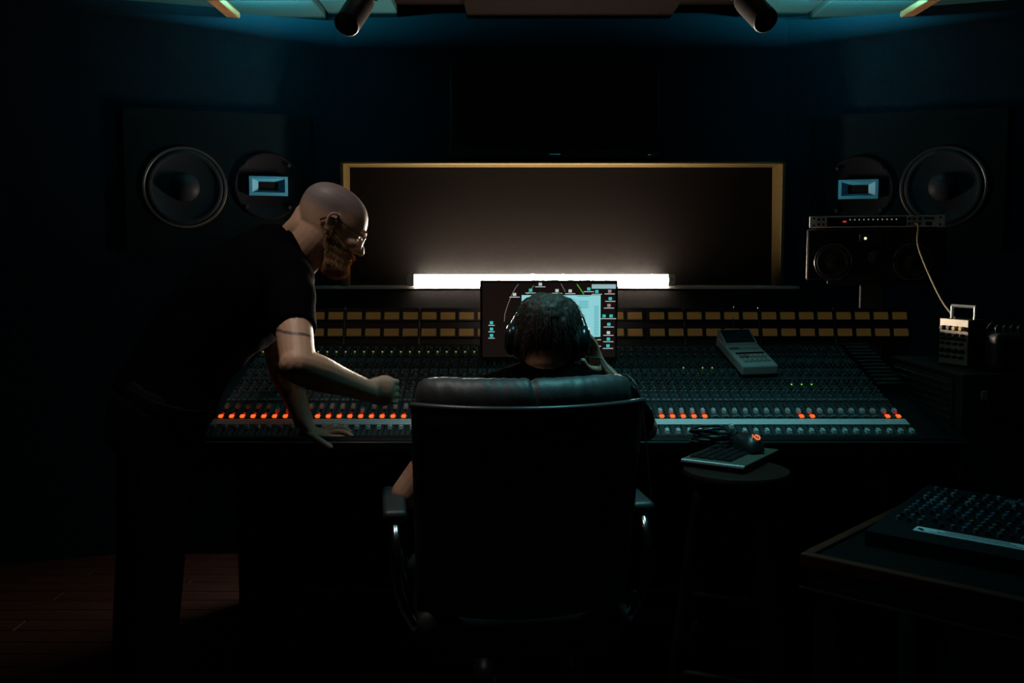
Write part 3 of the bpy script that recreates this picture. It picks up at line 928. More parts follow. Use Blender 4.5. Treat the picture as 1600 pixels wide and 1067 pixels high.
for k in range(5):
    a = R(18 + 72 * k)
    d = Vector((math.cos(a), math.sin(a), 0)); c0 = Vector((0, 0.24, 0))
    obj('base_leg', B().tube([c0 + Vector((0, 0, 0.11)), c0 + d * 0.15 + Vector((0, 0, 0.10)), c0 + d * 0.30 + Vector((0, 0, 0.075))], [0.024, 0.020, 0.014], 10), chrome, ch, smooth=True)
    side = Vector((-d.y, d.x, 0))
    p_ = c0 + d * 0.30 + Vector((0, 0, 0.028))
    obj('caster', B().cyl(p_ - side * 0.024, p_ - side * 0.005, 0.0275, n=18).cyl(p_ + side * 0.005, p_ + side * 0.024, 0.0275, n=18).cyl(p_ + Vector((0, 0, 0)), p_ + Vector((0, 0, 0.05)), 0.007, n=8),
        plastic_black, ch, smooth=True, angle=40)

# ================================================================== people
#            z     back  front  half width  front power
SLICES = [(-112, 34, 78, 20, 2.0), (-108, 22, 85, 30, 2.0), (-98, 8, 90, 40, 2.1), (-85, -8, 91, 49, 2.2), (-72, -25, 89, 55, 2.2),
          (-58, -45, 92, 59, 2.2), (-45, -62, 92, 62, 2.2), (-30, -76, 91, 66, 2.2), (-15, -87, 90, 69, 2.2), (0, -94, 90, 71, 2.3),
          (14, -99, 95, 73, 2.5), (24, -101, 98, 74, 2.5), (38, -102, 98, 75, 2.4), (55, -101, 94, 76, 2.3), (70, -97, 87, 74, 2.2),
          (84, -89, 76, 69, 2.1), (96, -77, 61, 60, 2.0), (105, -62, 43, 48, 2.0), (111, -45, 25, 34, 2.0), (114, -25, 8, 18, 2.0)]


def head_loft(b, M, sc=1.0, grow=0.0, zmin=-200, back_only=None, n=44):
    rg = []
    for (z, xb, xf, w_, pf) in SLICES:
        if z < zmin:
            continue
        xm = -12 if z > -60 else (xb + xf) / 2
        g = grow
        ring = []
        for k in range(n):
            a = k * 2 * math.pi / n
            ca, sa = math.cos(a), math.sin(a)
            pw = 2.0 / (pf if ca > 0 else 2.2)
            ex = (xf + g - xm) if ca > 0 else (xm - xb + g)
            x = xm + ex * (abs(ca) ** pw) * (1 if ca > 0 else -1)
            y = (w_ + g) * (abs(sa) ** pw) * (1 if sa > 0 else -1)
            if back_only is not None and z < back_only[1]:
                x = min(x, back_only[0] + (z + 60) * 0.10)
            zz = z + (g * (z - 20) / 94.0 if z > 20 else 0)
            ring.append(M @ (Vector((x, y, zz)) * (0.001 * sc)))
        rg.append(ring)
    b.rings(rg)


def face_parts(b, M, sc=1.0):
    T = lambda x, y, z: M @ (Vector((x, y, z)) * (0.001 * sc))
    R3 = M.to_3x3().to_4x4()
    k = 0.001 * sc
    # nose
    b.tube([T(88, 0, 10), T(97, 0, -4), T(108, 0, -20), T(112, 0, -28)], [0.008 * sc, 0.009 * sc, 0.011 * sc, 0.0115 * sc], 12, round_caps=True)
    for s in (-1, 1):
        b.ball(T(100, s * 12, -31), (11 * k, 8 * k, 8 * k), R3)
        # brow, cheek bone, lid
        b.tube([T(95, s * 8, 19), T(95, s * 26, 22), T(86, s * 44, 18)], [0.008 * sc, 0.009 * sc, 0.007 * sc], 10, round_caps=True)
        b.ball(T(72, s * 45, -18), (20 * k, 14 * k, 15 * k), R3)
        b.tube([T(84, s * 20, 10), T(86, s * 31, 11), T(79, s * 42, 7)], 0.0045 * sc, 8, round_caps=True)
        b.tube([T(84, s * 20, -3), T(86, s * 31, -5), T(79, s * 42, -1)], 0.0045 * sc, 8, round_caps=True)
        # ear: rim, lobe and concha
        ea = [(14, 70, 10), (13, 78, 22), (2, 84, 32), (-12, 87, 28), (-18, 86, 12), (-12, 82, -6), (-2, 77, -20), (4, 72, -27)]
        b.tube([T(x, s * y, z) for x, y, z in ea], [0.0045 * sc] * 6 + [0.006 * sc, 0.0055 * sc], 10, round_caps=True)
        b.tube([T(0, s * 75, 16), T(-8, s * 79, 12), T(-9, s * 78, 0), T(-1, s * 75, -12)], 0.0042 * sc, 8, round_caps=True)
        b.ball(T(-3, s * 70, 4), (14 * k, 6.5 * k, 24 * k), R3)
        b.ball(T(8, s * 73, -3), (4 * k, 5 * k, 6 * k), R3)
    # lips, chin
    b.tube([T(80, -23, -56), T(93, -9, -53), T(94.5, 0, -54), T(93, 9, -53), T(80, 23, -56)], [0.003 * sc, 0.0055 * sc, 0.006 * sc, 0.0055 * sc, 0.003 * sc], 10, round_caps=True)
    b.tube([T(79, -21, -62), T(91, -9, -64), T(93, 0, -64), T(91, 9, -64), T(79, 21, -62)], [0.003 * sc, 0.006 * sc, 0.0065 * sc, 0.006 * sc, 0.003 * sc], 10, round_caps=True)
    b.ball(T(82, 0, -93), (13 * k, 20 * k, 14 * k), R3)


def head_matrix(origin, yaw, pitch, roll=0.0):
    f = Vector((math.cos(pitch) * math.cos(yaw), math.cos(pitch) * math.sin(yaw), -math.sin(pitch)))
    l = Vector((-math.sin(yaw), math.cos(yaw), 0))
    u_ = f.cross(l)
    M = Matrix(((f.x, l.x, u_.x, origin.x), (f.y, l.y, u_.y, origin.y), (f.z, l.z, u_.z, origin.z), (0, 0, 0, 1)))
    return M @ Matrix.Rotation(roll, 4, 'X')


def finger(b, pts, r=0.0085):
    n = len(pts)
    b.tube(pts, [r * (1.05 - 0.25 * i / (n - 1)) for i in range(n)], 10, sub=3, round_caps=True)


def strands(bm_out, pos, direc, length, width, mi=0):
    d = direc.normalized(); a = d.orthogonal().normalized(); c_ = d.cross(a)
    base = [bm_out.verts.new(pos + (a * math.cos(k * 2.094) + c_ * math.sin(k * 2.094)) * width) for k in range(3)]
    mid_ = pos + d * length * 0.6
    tip = bm_out.verts.new(pos + d * length + Vector((0, 0, -length * 0.15)))
    mv = [bm_out.verts.new(mid_ + (a * math.cos(k * 2.094) + c_ * math.sin(k * 2.094)) * width * 0.7) for k in range(3)]
    for k in range(3):
        j = (k + 1) % 3
        bm_out.faces.new((base[k], base[j], mv[j], mv[k])).material_index = mi
        bm_out.faces.new((mv[k], mv[j], tip)).material_index = mi


# ------------------------------------------------------------------ bald person leaning in from the left
mf = Vector((math.cos(R(20)), math.sin(R(20)), 0)); mr = Vector((math.sin(R(20)), -math.cos(R(20)), 0))
HS = 0.915
h_yaw, h_pitch = R(15), R(27)
HM = head_matrix(P(518, 351, 2.52) + Vector((-math.sin(h_yaw), math.cos(h_yaw), 0)) * 0.070, h_yaw, h_pitch)
hT = lambda x, y, z: HM @ (Vector((x, y, z)) * (0.001 * HS))
torso_pts = [P(250, 640, 2.50), P(285, 568, 2.52), P(330, 510, 2.54), P(388, 455, 2.56), P(430, 413, 2.58), P(464, 399, 2.59)]
torso_r = [(.165, .115), (.155, .105), (.165, .110), (.185, .118), (.165, .095), (.075, .068)]
rs, ls = P(450, 436, 2.405), P(418, 428, 2.77)
r_el, r_wr = P(466, 572, 2.22), P(573, 610, 2.40)
l_el, l_wr = P(438, 562, 2.83), P(474, 656, 2.735)


def man_arm(b, sh, el, wr, g=0.0, part='full'):
    up = [sh, sh.lerp(el, 0.35), sh.lerp(el, 0.75), el]
    ur = [0.056, 0.047, 0.042, 0.040]
    if part == 'sleeve':
        b.tube([sh - (el - sh) * 0.02, sh.lerp(el, 0.3), sh.lerp(el, 0.60)], [0.062, 0.056, 0.052], 18)
        return
    b.tube(up, ur, 18, round_caps=True)
    b.tube([el - (wr - el) * 0.02, el.lerp(wr, 0.25), el.lerp(wr, 0.6), wr], [0.040, 0.043, 0.034, (0.027)], 18, round_caps=True)


b = B()
head_loft(b, HM, HS); face_parts(b, HM, HS)
b.tube([hT(-18, 0, -5), hT(-22, 0, -50), P(462, 402, 2.585), P(440, 425, 2.59)], [0.058, 0.060, 0.064, 0.078], 24)
# muscle of the nape and fold lines at the back of the skull
b.tube([hT(-80, 0, -2), hT(-72, 0, -45), P(446, 380, 2.59), P(430, 400, 2.60)], [0.022, 0.034, 0.036, 0.04], 16, round_caps=True)
b.tube(torso_pts, torso_r, 32, lat=mr)
b.tube([rs, P(430, 425, 2.58), ls], [0.055, 0.075, 0.055], 20, round_caps=True)
man_arm(b, rs, r_el, r_wr); man_arm(b, ls, l_el, l_wr)
# right hand: a fist, knuckles to the right, back of the hand towards the camera
kn = [P(611, 597 + 10.2 * k, 2.435 + 0.002 * k) for k in range(4)]
b.tube([r_wr, P(590, 610, 2.425), P(606, 612, 2.435)], [(0.025, 0.021), (0.036, 0.019), (0.037, 0.018)], 16, lat=(0.15, 0, 1), round_caps=True)
for k in range(4):
    p0 = kn[k]
    L_ = (0.034, 0.037, 0.034, 0.028)[k]
    finger(b, [p0 + Vector((-0.012, 0.004, 0)), p0, p0 + Vector((0.010, L_ * 0.75, -0.003)), p0 + Vector((-0.006, L_ + 0.012, -0.005)), p0 + Vector((-0.026, L_ + 0.002, -0.004))], 0.0092 if k < 3 else 0.0082)
finger(b, [P(586, 600, 2.445), P(598, 592, 2.465), P(610, 594, 2.475), P(614, 603, 2.482)], 0.0105)
# left hand spread on the front edge of the desk
zt = A.z - 0.004
b.tube([l_wr, P(487, 674, 2.72), P(508, 679, 2.725)], [(0.026, 0.021), (0.037, 0.018), (0.036, 0.013)], 16, lat=(-0.35, 0.93, 0), round_caps=True)
fl = [((506, 682, 2.695), (524, 683, 2.690), (536, 684, 2.69), (544, 689, 2.685)),
      ((510, 678, 2.72), (529, 674, 2.715), (543, 677, 2.71), (551, 683, 2.70)),
      ((508, 674, 2.745), (530, 668, 2.75), (543, 672, 2.75), (551, 679, 2.745)),
      ((504, 671, 2.765), (524, 665, 2.78), (535, 667, 2.785), (542, 672, 2.785))]
for q in fl:
    finger(b, [P(*p) for p in q], 0.0085)
finger(b, [P(484, 679, 2.69), P(497, 687, 2.66), P(507, 693, 2.645), P(516, 698, 2.635)], 0.0105)
body_b = remesh(b, 0.0030, 5)

man = thing('person', 'person in glasses and black t-shirt leaning over the console, one fist raised', 'person', (P(250, 640, 2.5).x - 0.03, 2.5, 0))
bm = body_b.bm
HI = HM.inverted()
lay_s = bm.verts.layers.float.new('stubble'); lay_i = bm.verts.layers.float.new('ink'); lay_b = bm.verts.layers.float.new('beard')
bm.normal_update()
beard_pts = []
ax = (r_el - rs).normalized()
rb = random.Random(5)


def sstep(a, c_, x):
    t_ = min(1, max(0, (x - a) / (c_ - a))); return t_ * t_ * (3 - 2 * t_)


head_near = HM.translation
for vtx in bm.verts:
    if (vtx.co - head_near).length < 0.17:
        q = HI @ vtx.co * (1000 / HS)
        x, y, z = q
        # shaved scalp above a hairline
        hl_ = 62 - 0.55 * max(0, 40 - x) if x > 0 else 30
        vtx[lay_s] = 0.92 * sstep(hl_ - 30, hl_ + 22, z) * (1 if x < 70 else sstep(92, 70, x)) if z > -30 else 0
        # beard
        top = -12 - (x - 10) * 0.42 if x < 78 else -40
        m_ = sstep(top + 6, top - 6, z) * sstep(-2, 10, x - (-z - 45) * 0.55 if z < -45 else x + 4) * (1 if z > -126 else 0)
        if x < 28 and abs(y) > 74: m_ = 0
        if abs(z + 59) < 6 and x > 86 and abs(y) < 17: m_ = 0
        vtx[lay_b] = 0.85 * m_
        if m_ > 0.5:
            beard_pts.append((vtx.co.copy(), vtx.normal.copy(), m_, (x, y, z)))
    else:
        d = vtx.co - rs
        a_ = d.dot(ax)
        if 0.10 < a_ < 0.30 and (d - ax * a_).length < 0.07:
            th = (vtx.co - (rs + ax * a_))
            s_ = a_ - 0.212 + 1.6 * (th.x - 0.012) ** 2 * 10 * (1 if th.x < 0.012 else 0.3)
            if abs(s_) < 0.0042 and th.y < 0.02: vtx[lay_i] = 0.8
        dl = vtx.co - l_el
        if dl.length < 0.16 and mnoise.noise(vtx.co * 38) > 0.18: vtx[lay_i] = 0.55
m = MATS['skin']; nt = m.node_tree
bsdf = nt.nodes['Principled BSDF']
src = bsdf.inputs['Base Color'].links[0].from_socket
at = nt.nodes.new('ShaderNodeAttribute'); at.attribute_name = 'beard'
mx2 = nt.nodes.new('ShaderNodeMix'); mx2.data_type = 'RGBA'; mx2.inputs[7].default_value = (0.10, 0.045, 0.02, 1)
nt.links.new(at.outputs['Fac'], mx2.inputs[0]); nt.links.new(src, mx2.inputs[6]); nt.links.new(mx2.outputs[2], bsdf.inputs['Base Color'])
obj('body', body_b, skin, man, world=True, smooth=True)
# beard hairs
bb = bmesh.new()
down = HM.to_3x3() @ Vector((0.25, 0, -1))
for (co, nn_, m_, q) in beard_pts:
    for k in range(4 if q[2] > -70 else 6):
        if rb.random() > m_ * 0.9: continue
        jit = Vector((rb.uniform(-1, 1), rb.uniform(-1, 1), rb.uniform(-1, 1)))
        ln = 0.0045 if q[2] > -45 else (0.008 if q[2] > -80 else 0.014)
        strands(bb, co + jit * 0.0018, nn_ * 0.65 + down * 0.75 + jit * 0.35, ln * rb.uniform(0.6, 1.35), 0.0006)
beard_m = mat('beard_hair', (0.36, 0.19, 0.07), rough=0.5, var=0.4, scale=90)
tag(obj('beard', bb, beard_m, man, world=True), kind='stuff')
# eyes and brows
for s in (-1, 1):
    eb = B().ball(hT(77, s * 31, 3), 0.0118 * HS, u=20, v=14)
    ey = obj('eye', eb, mat('eye_white', (0.6, 0.56, 0.52), rough=0.15), man, world=True, smooth=True)
    ib = B().ball(hT(86.2, s * 31, 2), (0.0024, 0.0052, 0.0052), HM.to_3x3().to_4x4())
    obj('iris', ib, mat('iris_dark', (0.03, 0.03, 0.035), rough=0.1), ey, world=True, smooth=True)
    b = B()
    for k in range(70):
        t_ = rb.random()
        p_ = hT(99 - 14 * t_ ** 2, s * (10 + 36 * t_), 22 + 4 * math.sin(t_ * 3) + rb.uniform(-3, 3))
        strands(b.bm, p_, HM.to_3x3() @ Vector((0.5, s * 0.9, 0.35 + rb.uniform(-.3, .3))), 0.009, 0.0005)
    obj('eyebrow', b, beard_m, man, world=True)
# t-shirt
b = B()
b.tube([torso_pts[0].lerp(torso_pts[1], 0.1)] + torso_pts[1:5] + [P(463, 400, 2.59)], [(a_ + .014, c_ + .016) for a_, c_ in torso_r[:5]] + [(.088, .080)], 36, lat=mr)
b.tube([rs, P(430, 425, 2.58), ls], [0.064, 0.090, 0.064], 20, round_caps=True)
man_arm(b, rs, r_el, r_wr, part='sleeve'); man_arm(b, ls, l_el, l_wr, part='sleeve')
b = remesh(b, 0.0055, 3)
b.bm.normal_update()
for vtx in b.bm.verts:
    w_ = 0.006 * mnoise.noise(vtx.co * 14) + 0.004 * mnoise.noise(Vector((vtx.co.x * 30, vtx.co.y * 12, vtx.co.z * 18)))
    vtx.co += vtx.normal * w_
obj('t_shirt', b, shirt_black, man, world=True, smooth=True)
obj('collar', B().tube([P(464, 399, 2.59) + (mr * math.cos(a_) * 0.082 + (mr.cross((torso_pts[5] - torso_pts[4]).normalized())) * math.sin(a_) * 0.075) for a_ in [k * math.pi / 12 for k in range(25)]], 0.006, 8, sub=1, cap=False),
    shirt_black, man, world=True, smooth=True)
# trousers and shoes
pl = torso_pts[0]
b = B()
b.tube([pl + Vector((0.03, 0, 0.07)), pl, pl + Vector((-0.02, 0, -0.09))], [(.168, .118), (.18, .125), (.17, .12)], 28, lat=mr)
feet = []
for s, fx in ((1, 0.04), (-1, -0.08)):
    hip = pl + mr * 0.09 * s + Vector((-0.02, 0, -0.05))
    kn_ = Vector((pl.x - 0.02 + fx, hip.y + mr.y * 0.02 * s, 0.50)); an = Vector((pl.x - 0.06 + fx, kn_.y, 0.10))
    b.tube([hip, hip.lerp(kn_, 0.5), kn_, kn_.lerp(an, 0.45), an], [0.088, 0.078, 0.062, 0.058, 0.05], 18, round_caps=False)
    feet.append(an)
obj('trousers', remesh(b, 0.007, 4), denim, man, world=True, smooth=True)
obj('belt', B().tube([pl + Vector((0.028, 0, 0.055)), pl + Vector((0.018, 0, 0.028))], [(.176, .126), (.178, .128)], 32, lat=mr), black_matte, man, world=True, smooth=True)
for an in feet:
    b = B()
    b.tube([Vector((an.x - 0.05, an.y, 0.05)), Vector((an.x + 0.02, an.y, 0.06)), Vector((an.x + 0.12, an.y + 0.03, 0.042)), Vector((an.x + 0.18, an.y + 0.05, 0.034))],
           [(.036, .046), (.040, .055), (.046, .038), (.036, .028)], 16, lat=(0, 1, 0), round_caps=True)
    obj('shoe', b, black, man, world=True, smooth=True)

# eyeglasses worn by the standing person
gl = thing('eyeglasses', 'thin dark metal eyeglasses on the face of the bald person', 'glasses', tuple(hT(98, 0, -4)))
metal_dark = mat('glasses_metal', (0.06, 0.05, 0.045), rough=0.3, metal=1.0)
glass_m = bpy.data.materials.new('lens_glass'); glass_m.use_nodes = True
gb = glass_m.node_tree.nodes['Principled BSDF']
gb.inputs['Transmission Weight'].default_value = 0.85; gb.inputs['IOR'].default_value = 1.1; gb.inputs['Roughness'].default_value = 0.12
gb.inputs['Base Color'].default_value = (0.95, 0.95, 0.95, 1)
for s in (-1, 1):
    rim = []
    for k in range(25):
        a_ = k * 2 * math.pi / 24
        rim.append(hT(106 - 6 * (abs(math.cos(a_) * 24 + 33) / 57) ** 2 - 0.05 * (math.sin(a_) * 20), s * (33 + 24 * math.cos(a_)), -5 + 20 * math.sin(a_)))
    le = obj('lens', B().rings([[p for p in rim[:-1]], [p + (HM.to_3x3() @ Vector((0.0012, 0, 0))) for p in rim[:-1]]]), glass_m, gl, world=True)
    obj('rim', B().tube(rim, 0.0011, 6, sub=1, cap=False), metal_dark, le, world=True)
    obj('temple', B().tube([hT(101, s * 57, 6), hT(96, s * 72, 8), hT(60, s * 78, 13), hT(15, s * 80, 19), hT(-14, s * 79, 16), hT(-34, s * 74, -2)], [0.0014, 0.0014, 0.0012, 0.0014, 0.0022, 0.0026], 8), metal_dark, gl, world=True)
obj('bridge', B().tube([hT(106, -10, 0), hT(109, 0, 3), hT(106, 10, 0)], 0.0012, 6), metal_dark, gl, world=True)

# ------------------------------------------------------------------ seated person with headphones
S_Y = 2.47
sh_yaw, sh_pitch = R(90 - 6), R(12)
S_HS = 0.90
SO = P(856, 530, S_Y)
SM = head_matrix(SO, sh_yaw, sh_pitch, R(2))
sT = lambda x, y, z: SM @ (Vector((x, y, z)) * (0.001 * S_HS))
st_pts = [Vector((0.05, 2.46, 0.50)), Vector((0.055, 2.43, 0.62)), Vector((0.06, 2.43, 0.76)), Vector((0.075, 2.43, 0.88)), Vector((0.085, 2.44, 0.945)), Vector((0.09, 2.45, 0.985))]
st_r = [(.16, .105), (.15, .10), (.165, .10), (.18, .10), (.13, .075), (.062, .06)]
srs, sls = Vector((0.262, 2.44, 0.905)), Vector((-0.095, 2.44, 0.905))
s_rel, s_rwr = P(1006, 668, 2.60), P(944, 583, 2.53)
s_lel, s_lwr = P(634, 772, 2.40), Vector((-0.10, 2.56, 0.735))
b = B()
head_loft(b, SM, S_HS); face_parts(b, SM, S_HS)
b.tube([sT(-15, 0, -20), sT(-20, 0, -60), Vector((0.09, 2.455, 0.98)), Vector((0.085, 2.44, 0.93))], [0.055, 0.054, 0.058, 0.075], 20)
b.tube(st_pts, st_r, 28, lat=(1, 0, 0))
b.tube([srs, st_pts[4], sls], [0.052, 0.066, 0.052], 18, round_caps=True)
for sh_, el_, wr_ in ((srs, s_rel, s_rwr), (sls, s_lel, s_lwr)):
    b.tube([sh_, sh_.lerp(el_, 0.5), el_], [0.05, 0.043, 0.037], 16, round_caps=True)
    b.tube([el_, el_.lerp(wr_, 0.3), wr_], [0.037, 0.039, 0.025], 16, round_caps=True)
# right hand cupping the right earcup
b.tube([s_rwr, P(936, 574, 2.52), P(931, 558, 2.50)], [(0.022, 0.026), (0.022, 0.033), (0.017, 0.034)], 16, lat=(1, 0, 0.2), round_caps=True)
for k, dy in enumerate((-0.030, -0.010, 0.010, 0.030)):
    o_ = Vector((0, dy, 0))
    finger(b, [P(932, 558, 2.50) + o_, P(931, 543, 2.50) + o_, P(924, 529, 2.495) + o_, P(914, 519 + 2 * k, 2.49) + o_], 0.0085)
finger(b, [P(934, 578, 2.47), P(922, 577, 2.44), P(914, 571, 2.425), P(911, 564, 2.42)], 0.0105)
# left hand
b.tube([s_lwr, s_lwr + Vector((0.05, 0.035, 0.004)), s_lwr + Vector((0.085, 0.055, 0.004))], [(0.026, 0.020), (0.038, 0.016), (0.036, 0.012)], 14, lat=(-0.5, 0.8, 0), round_caps=True)
for k in range(4):
    o_ = s_lwr + Vector((0.085, 0.055, 0.004)) + Vector((0.012, -0.018, 0)) * (k - 1.5) * -1.0
    finger(b, [o_, o_ + Vector((0.03, 0.02, 0.006)), o_ + Vector((0.05, 0.034, 0.0)), o_ + Vector((0.062, 0.042, -0.012))], 0.0082)
o_ = s_lwr + Vector((0.03, -0.004, 0))
finger(b, [o_, o_ + Vector((0.03, -0.02, 0)), o_ + Vector((0.06, -0.012, -0.002)), o_ + Vector((0.078, 0.0, -0.004))], 0.010)
sit = thing('person', 'person seated in the leather chair wearing headphones, hand raised to one earcup', 'person', (0.05, 2.5, 0))
obj('body', remesh(b, 0.0034, 4), skin_b, sit, world=True, smooth=True)
for s in (-1, 1):
    obj('eye', B().ball(sT(77, s * 31, 3), 0.0115 * S_HS), MATS['eye_white'], sit, world=True, smooth=True)
# hair
b = B()
head_loft(b, SM, S_HS, grow=9.0, zmin=-62, back_only=(22, 20))
hb = remesh(b, 0.0045, 4)
hb.bm.normal_update()
hair_m = mat('dark_brown_hair', (0.060, 0.036, 0.025), rough=0.6, var=0.5, scale=150, spec=0.4)
rh_ = random.Random(9)
pts = []
for vtx in hb.bm.verts:
    q = SM.inverted() @ vtx.co
    vtx.co += vtx.normal * (0.005 * mnoise.noise(Vector((q.x * 40, q.y * 60, q.z * 18))) + 0.003 * mnoise.noise(q * 130))
    pts.append((vtx.co.copy(), vtx.normal.copy()))
sb = hb.bm
fl_ = SM.to_3x3() @ Vector((0.1, 0, -1))
for (co, nn_) in rh_.sample(pts, min(len(pts), 6500)):
    jit = Vector((rh_.uniform(-1, 1), rh_.uniform(-1, 1), rh_.uniform(-1, 1)))
    strands(sb, co - nn_ * 0.001, nn_ * 0.35 + fl_ * 0.8 + jit * 0.45, rh_.uniform(0.012, 0.026), 0.0005)
obj('hair', sb, hair_m, sit, world=True, smooth=True)
# shirt
b = B()
b.tube(st_pts[:5] + [Vector((0.088, 2.445, 0.965))], [(a_ + .012, c_ + .014) for a_, c_ in st_r[:5]] + [(.078, .072)], 30, lat=(1, 0, 0))
b.tube([srs, st_pts[4], sls], [0.060, 0.076, 0.060], 18, round_caps=True)
for sh_, el_ in ((srs, s_rel), (sls, s_lel)):
    b.tube([sh_, sh_.lerp(el_, 0.4), sh_.lerp(el_, 0.72)], [0.058, 0.053, 0.050], 16)
obj('t_shirt', remesh(b, 0.006, 3), shirt_black, sit, world=True, smooth=True)
b = B()
b.tube([Vector((0.05, 2.36, 0.53)), Vector((0.05, 2.46, 0.53)), Vector((0.05, 2.56, 0.53))], [(.15, .07), (.17, .085), (.16, .075)], 24, lat=(1, 0, 0), round_caps=True)
shoe_at = []
for s in (-1, 1):
    hip = Vector((0.05 + s * 0.09, 2.46, 0.545)); kn_ = Vector((0.05 + s * 0.14, 2.86, 0.535)); an = Vector((0.05 + s * 0.13, 2.90, 0.10))
    b.tube([hip, hip.lerp(kn_, 0.5), kn_], [0.085, 0.075, 0.062], 16, round_caps=True)
    b.tube([kn_, kn_.lerp(an, 0.4), an], [0.062, 0.055, 0.045], 16, round_caps=False)
    shoe_at.append(an)
obj('trousers', remesh(b, 0.008, 4), denim, sit, world=True, smooth=True)
for an in shoe_at:
    obj('shoe', B().tube([an + Vector((0, -0.05, -0.05)), an + Vector((0, 0.02, -0.04)), an + Vector((0, 0.12, -0.058)), an + Vector((0, 0.18, -0.066))],
                         [(.036, .046), (.040, .055), (.046, .038), (.036, .028)], 16, lat=(1, 0, 0), round_caps=True), black, sit, world=True, smooth=True)

# headphones
hp = thing('headphones', 'black over-ear headphones on the head of the seated person', 'headphones', tuple(sT(0, 0, -5)))
hp_black = mat('headphone_plastic', (0.012, 0.012, 0.013), rough=0.22)
arc = []
for k in range(25):
    a_ = R(-8 + 196 * k / 24)
    rr = 1.0
    arc.append(sT(8 + 30 * math.sin(a_), 95 * math.cos(a_), 16 + 112 * max(math.sin(a_), -0.2) * (1 if math.sin(a_) > 0 else 1)))
hbnd = obj('headband', B().tube(arc, [(0.013, 0.0045)] * 25, 12, sub=1, lat=SM.to_3x3() @ Vector((1, 0, 0))), hp_black, hp, world=True, smooth=True)
for s in (-1, 1):
    ax_ = SM.to_3x3() @ Vector((0, s, 0.04)); cc = sT(0, s * 76, -6)
    Mz = Matrix.Translation(cc) @ ax_.to_track_quat('Z', 'Y').to_matrix().to_4x4()
    cup = obj('earcup', B().lathe([(0.040, 0.012), (0.043, 0.020), (0.041, 0.030), (0.030, 0.036), (0.012, 0.038), (0.001, 0.038)], Mz, 32), hp_black, hp, world=True, smooth=True)
    obj('ear_cushion', B().lathe([(0.028, -0.004), (0.036, -0.008), (0.045, -0.004), (0.048, 0.004), (0.045, 0.012), (0.036, 0.014)], Mz, 32), leather, cup, world=True, smooth=True)
    obj('yoke', B().tube([sT(30, s * 104, -2), sT(26, s * 110, 14), sT(12, s * 106, 28), sT(0, s * 108, 16), sT(-30, s * 104, -2)], 0.0035, 8), chrome, cup, world=True, smooth=True)
    obj('slider', B().tube([sT(12, s * 106, 26), sT(14, s * 102, 48), sT(20, s * 92, 72)], [(0.007, 0.0025)] * 3, 10, lat=SM.to_3x3() @ Vector((1, 0, 0))), chrome, hbnd, world=True, smooth=True)
obj('cable', B().tube([sT(-10, -100, -48), P(938, 560, 2.46), P(950, 575, 2.44), P(962, 586, 2.42), P(985, 590, 2.40), P(1004, 640, 2.36), Vector((0.34, 2.33, 0.6))], 0.002, 8), mat('cable_black', (0.02, 0.02, 0.02), rough=0.4), hp, world=True, smooth=True)

# ================================================================== near-field speaker and rack unit on the right
nc = P(1367, 398, 3.80)
ang = R(-17)
nf = thing('nearfield_speaker', 'black studio speaker lying sideways under the silver rack unit', 'speaker', (nc.x, nc.y, nc.z - 0.10), (0, 0, ang))
obj('cabinet', B().box((0, 0.13, 0.10), (0.50, 0.26, 0.20), bev=0.008), mat('cabinet_black', (0.010, 0.010, 0.010), rough=0.35), nf)
for x in (-0.150, 0.135):
    Mz = Matrix.Translation((x, -0.001, 0.072)) @ Matrix.Rotation(R(90), 4, 'X')
    wo = obj('woofer', B().lathe([(0.001, -0.004 + 0.012), (0.016, 0.009), (0.02, 0.001), (0.05, 0.0052), (0.056, 0.009), (0.062, 0.006), (0.064, 0.001)], Mz, 40),
             mat('nearfield_cone', (0.02, 0.018, 0.014), rough=0.3), nf, smooth=True)
    obj('trim_ring', B().lathe([(0.063, 0.0015), (0.066, 0.006), (0.070, 0.005), (0.072, 0.0)], Mz, 40), mat('trim_ring_metal', (0.2, 0.2, 0.19), rough=0.25, metal=1.0), wo, smooth=True)
obj('control_plate', B().box((-0.015, -0.003, 0.155), (0.085, 0.006, 0.05), bev=0.002, seg=1), black, nf)
obj('power_light', B().cyl((-0.036, -0.006, 0.162), (-0.036, -0.010, 0.162), 0.005, n=12), emis('power_led', (0.9, 0.95, 0.6), 1.2), nf)
Mz = Matrix.Translation((0.0, -0.001, 0.09)) @ Matrix.Rotation(R(90), 4, 'X')
obj('tweeter', B().lathe([(0.001, 0.008), (0.010, 0.006), (0.014, 0.001), (0.024, 0.003), (0.027, 0.0)], Mz, 28), mat('tweeter_dome', (0.03, 0.03, 0.03), rough=0.3), nf, smooth=True)
sd_ = thing('speaker_stand', 'black stand carrying the sideways speaker behind the console', 'stand', (nc.x + 0.04, nc.y + 0.13, 0), (0, 0, ang))
obj('base', B().box((0, 0.02, 0.012), (0.36, 0.28, 0.024), bev=0.004), black, sd_)
obj('column', B().box((0, 0.02, nc.z / 2 - 0.05), (0.09, 0.07, nc.z - 0.14), bev=0.004), black, sd_)
obj('top_plate', B().box((0, 0.02, nc.z - 0.108), (0.34, 0.22, 0.014), bev=0.003), black, sd_)

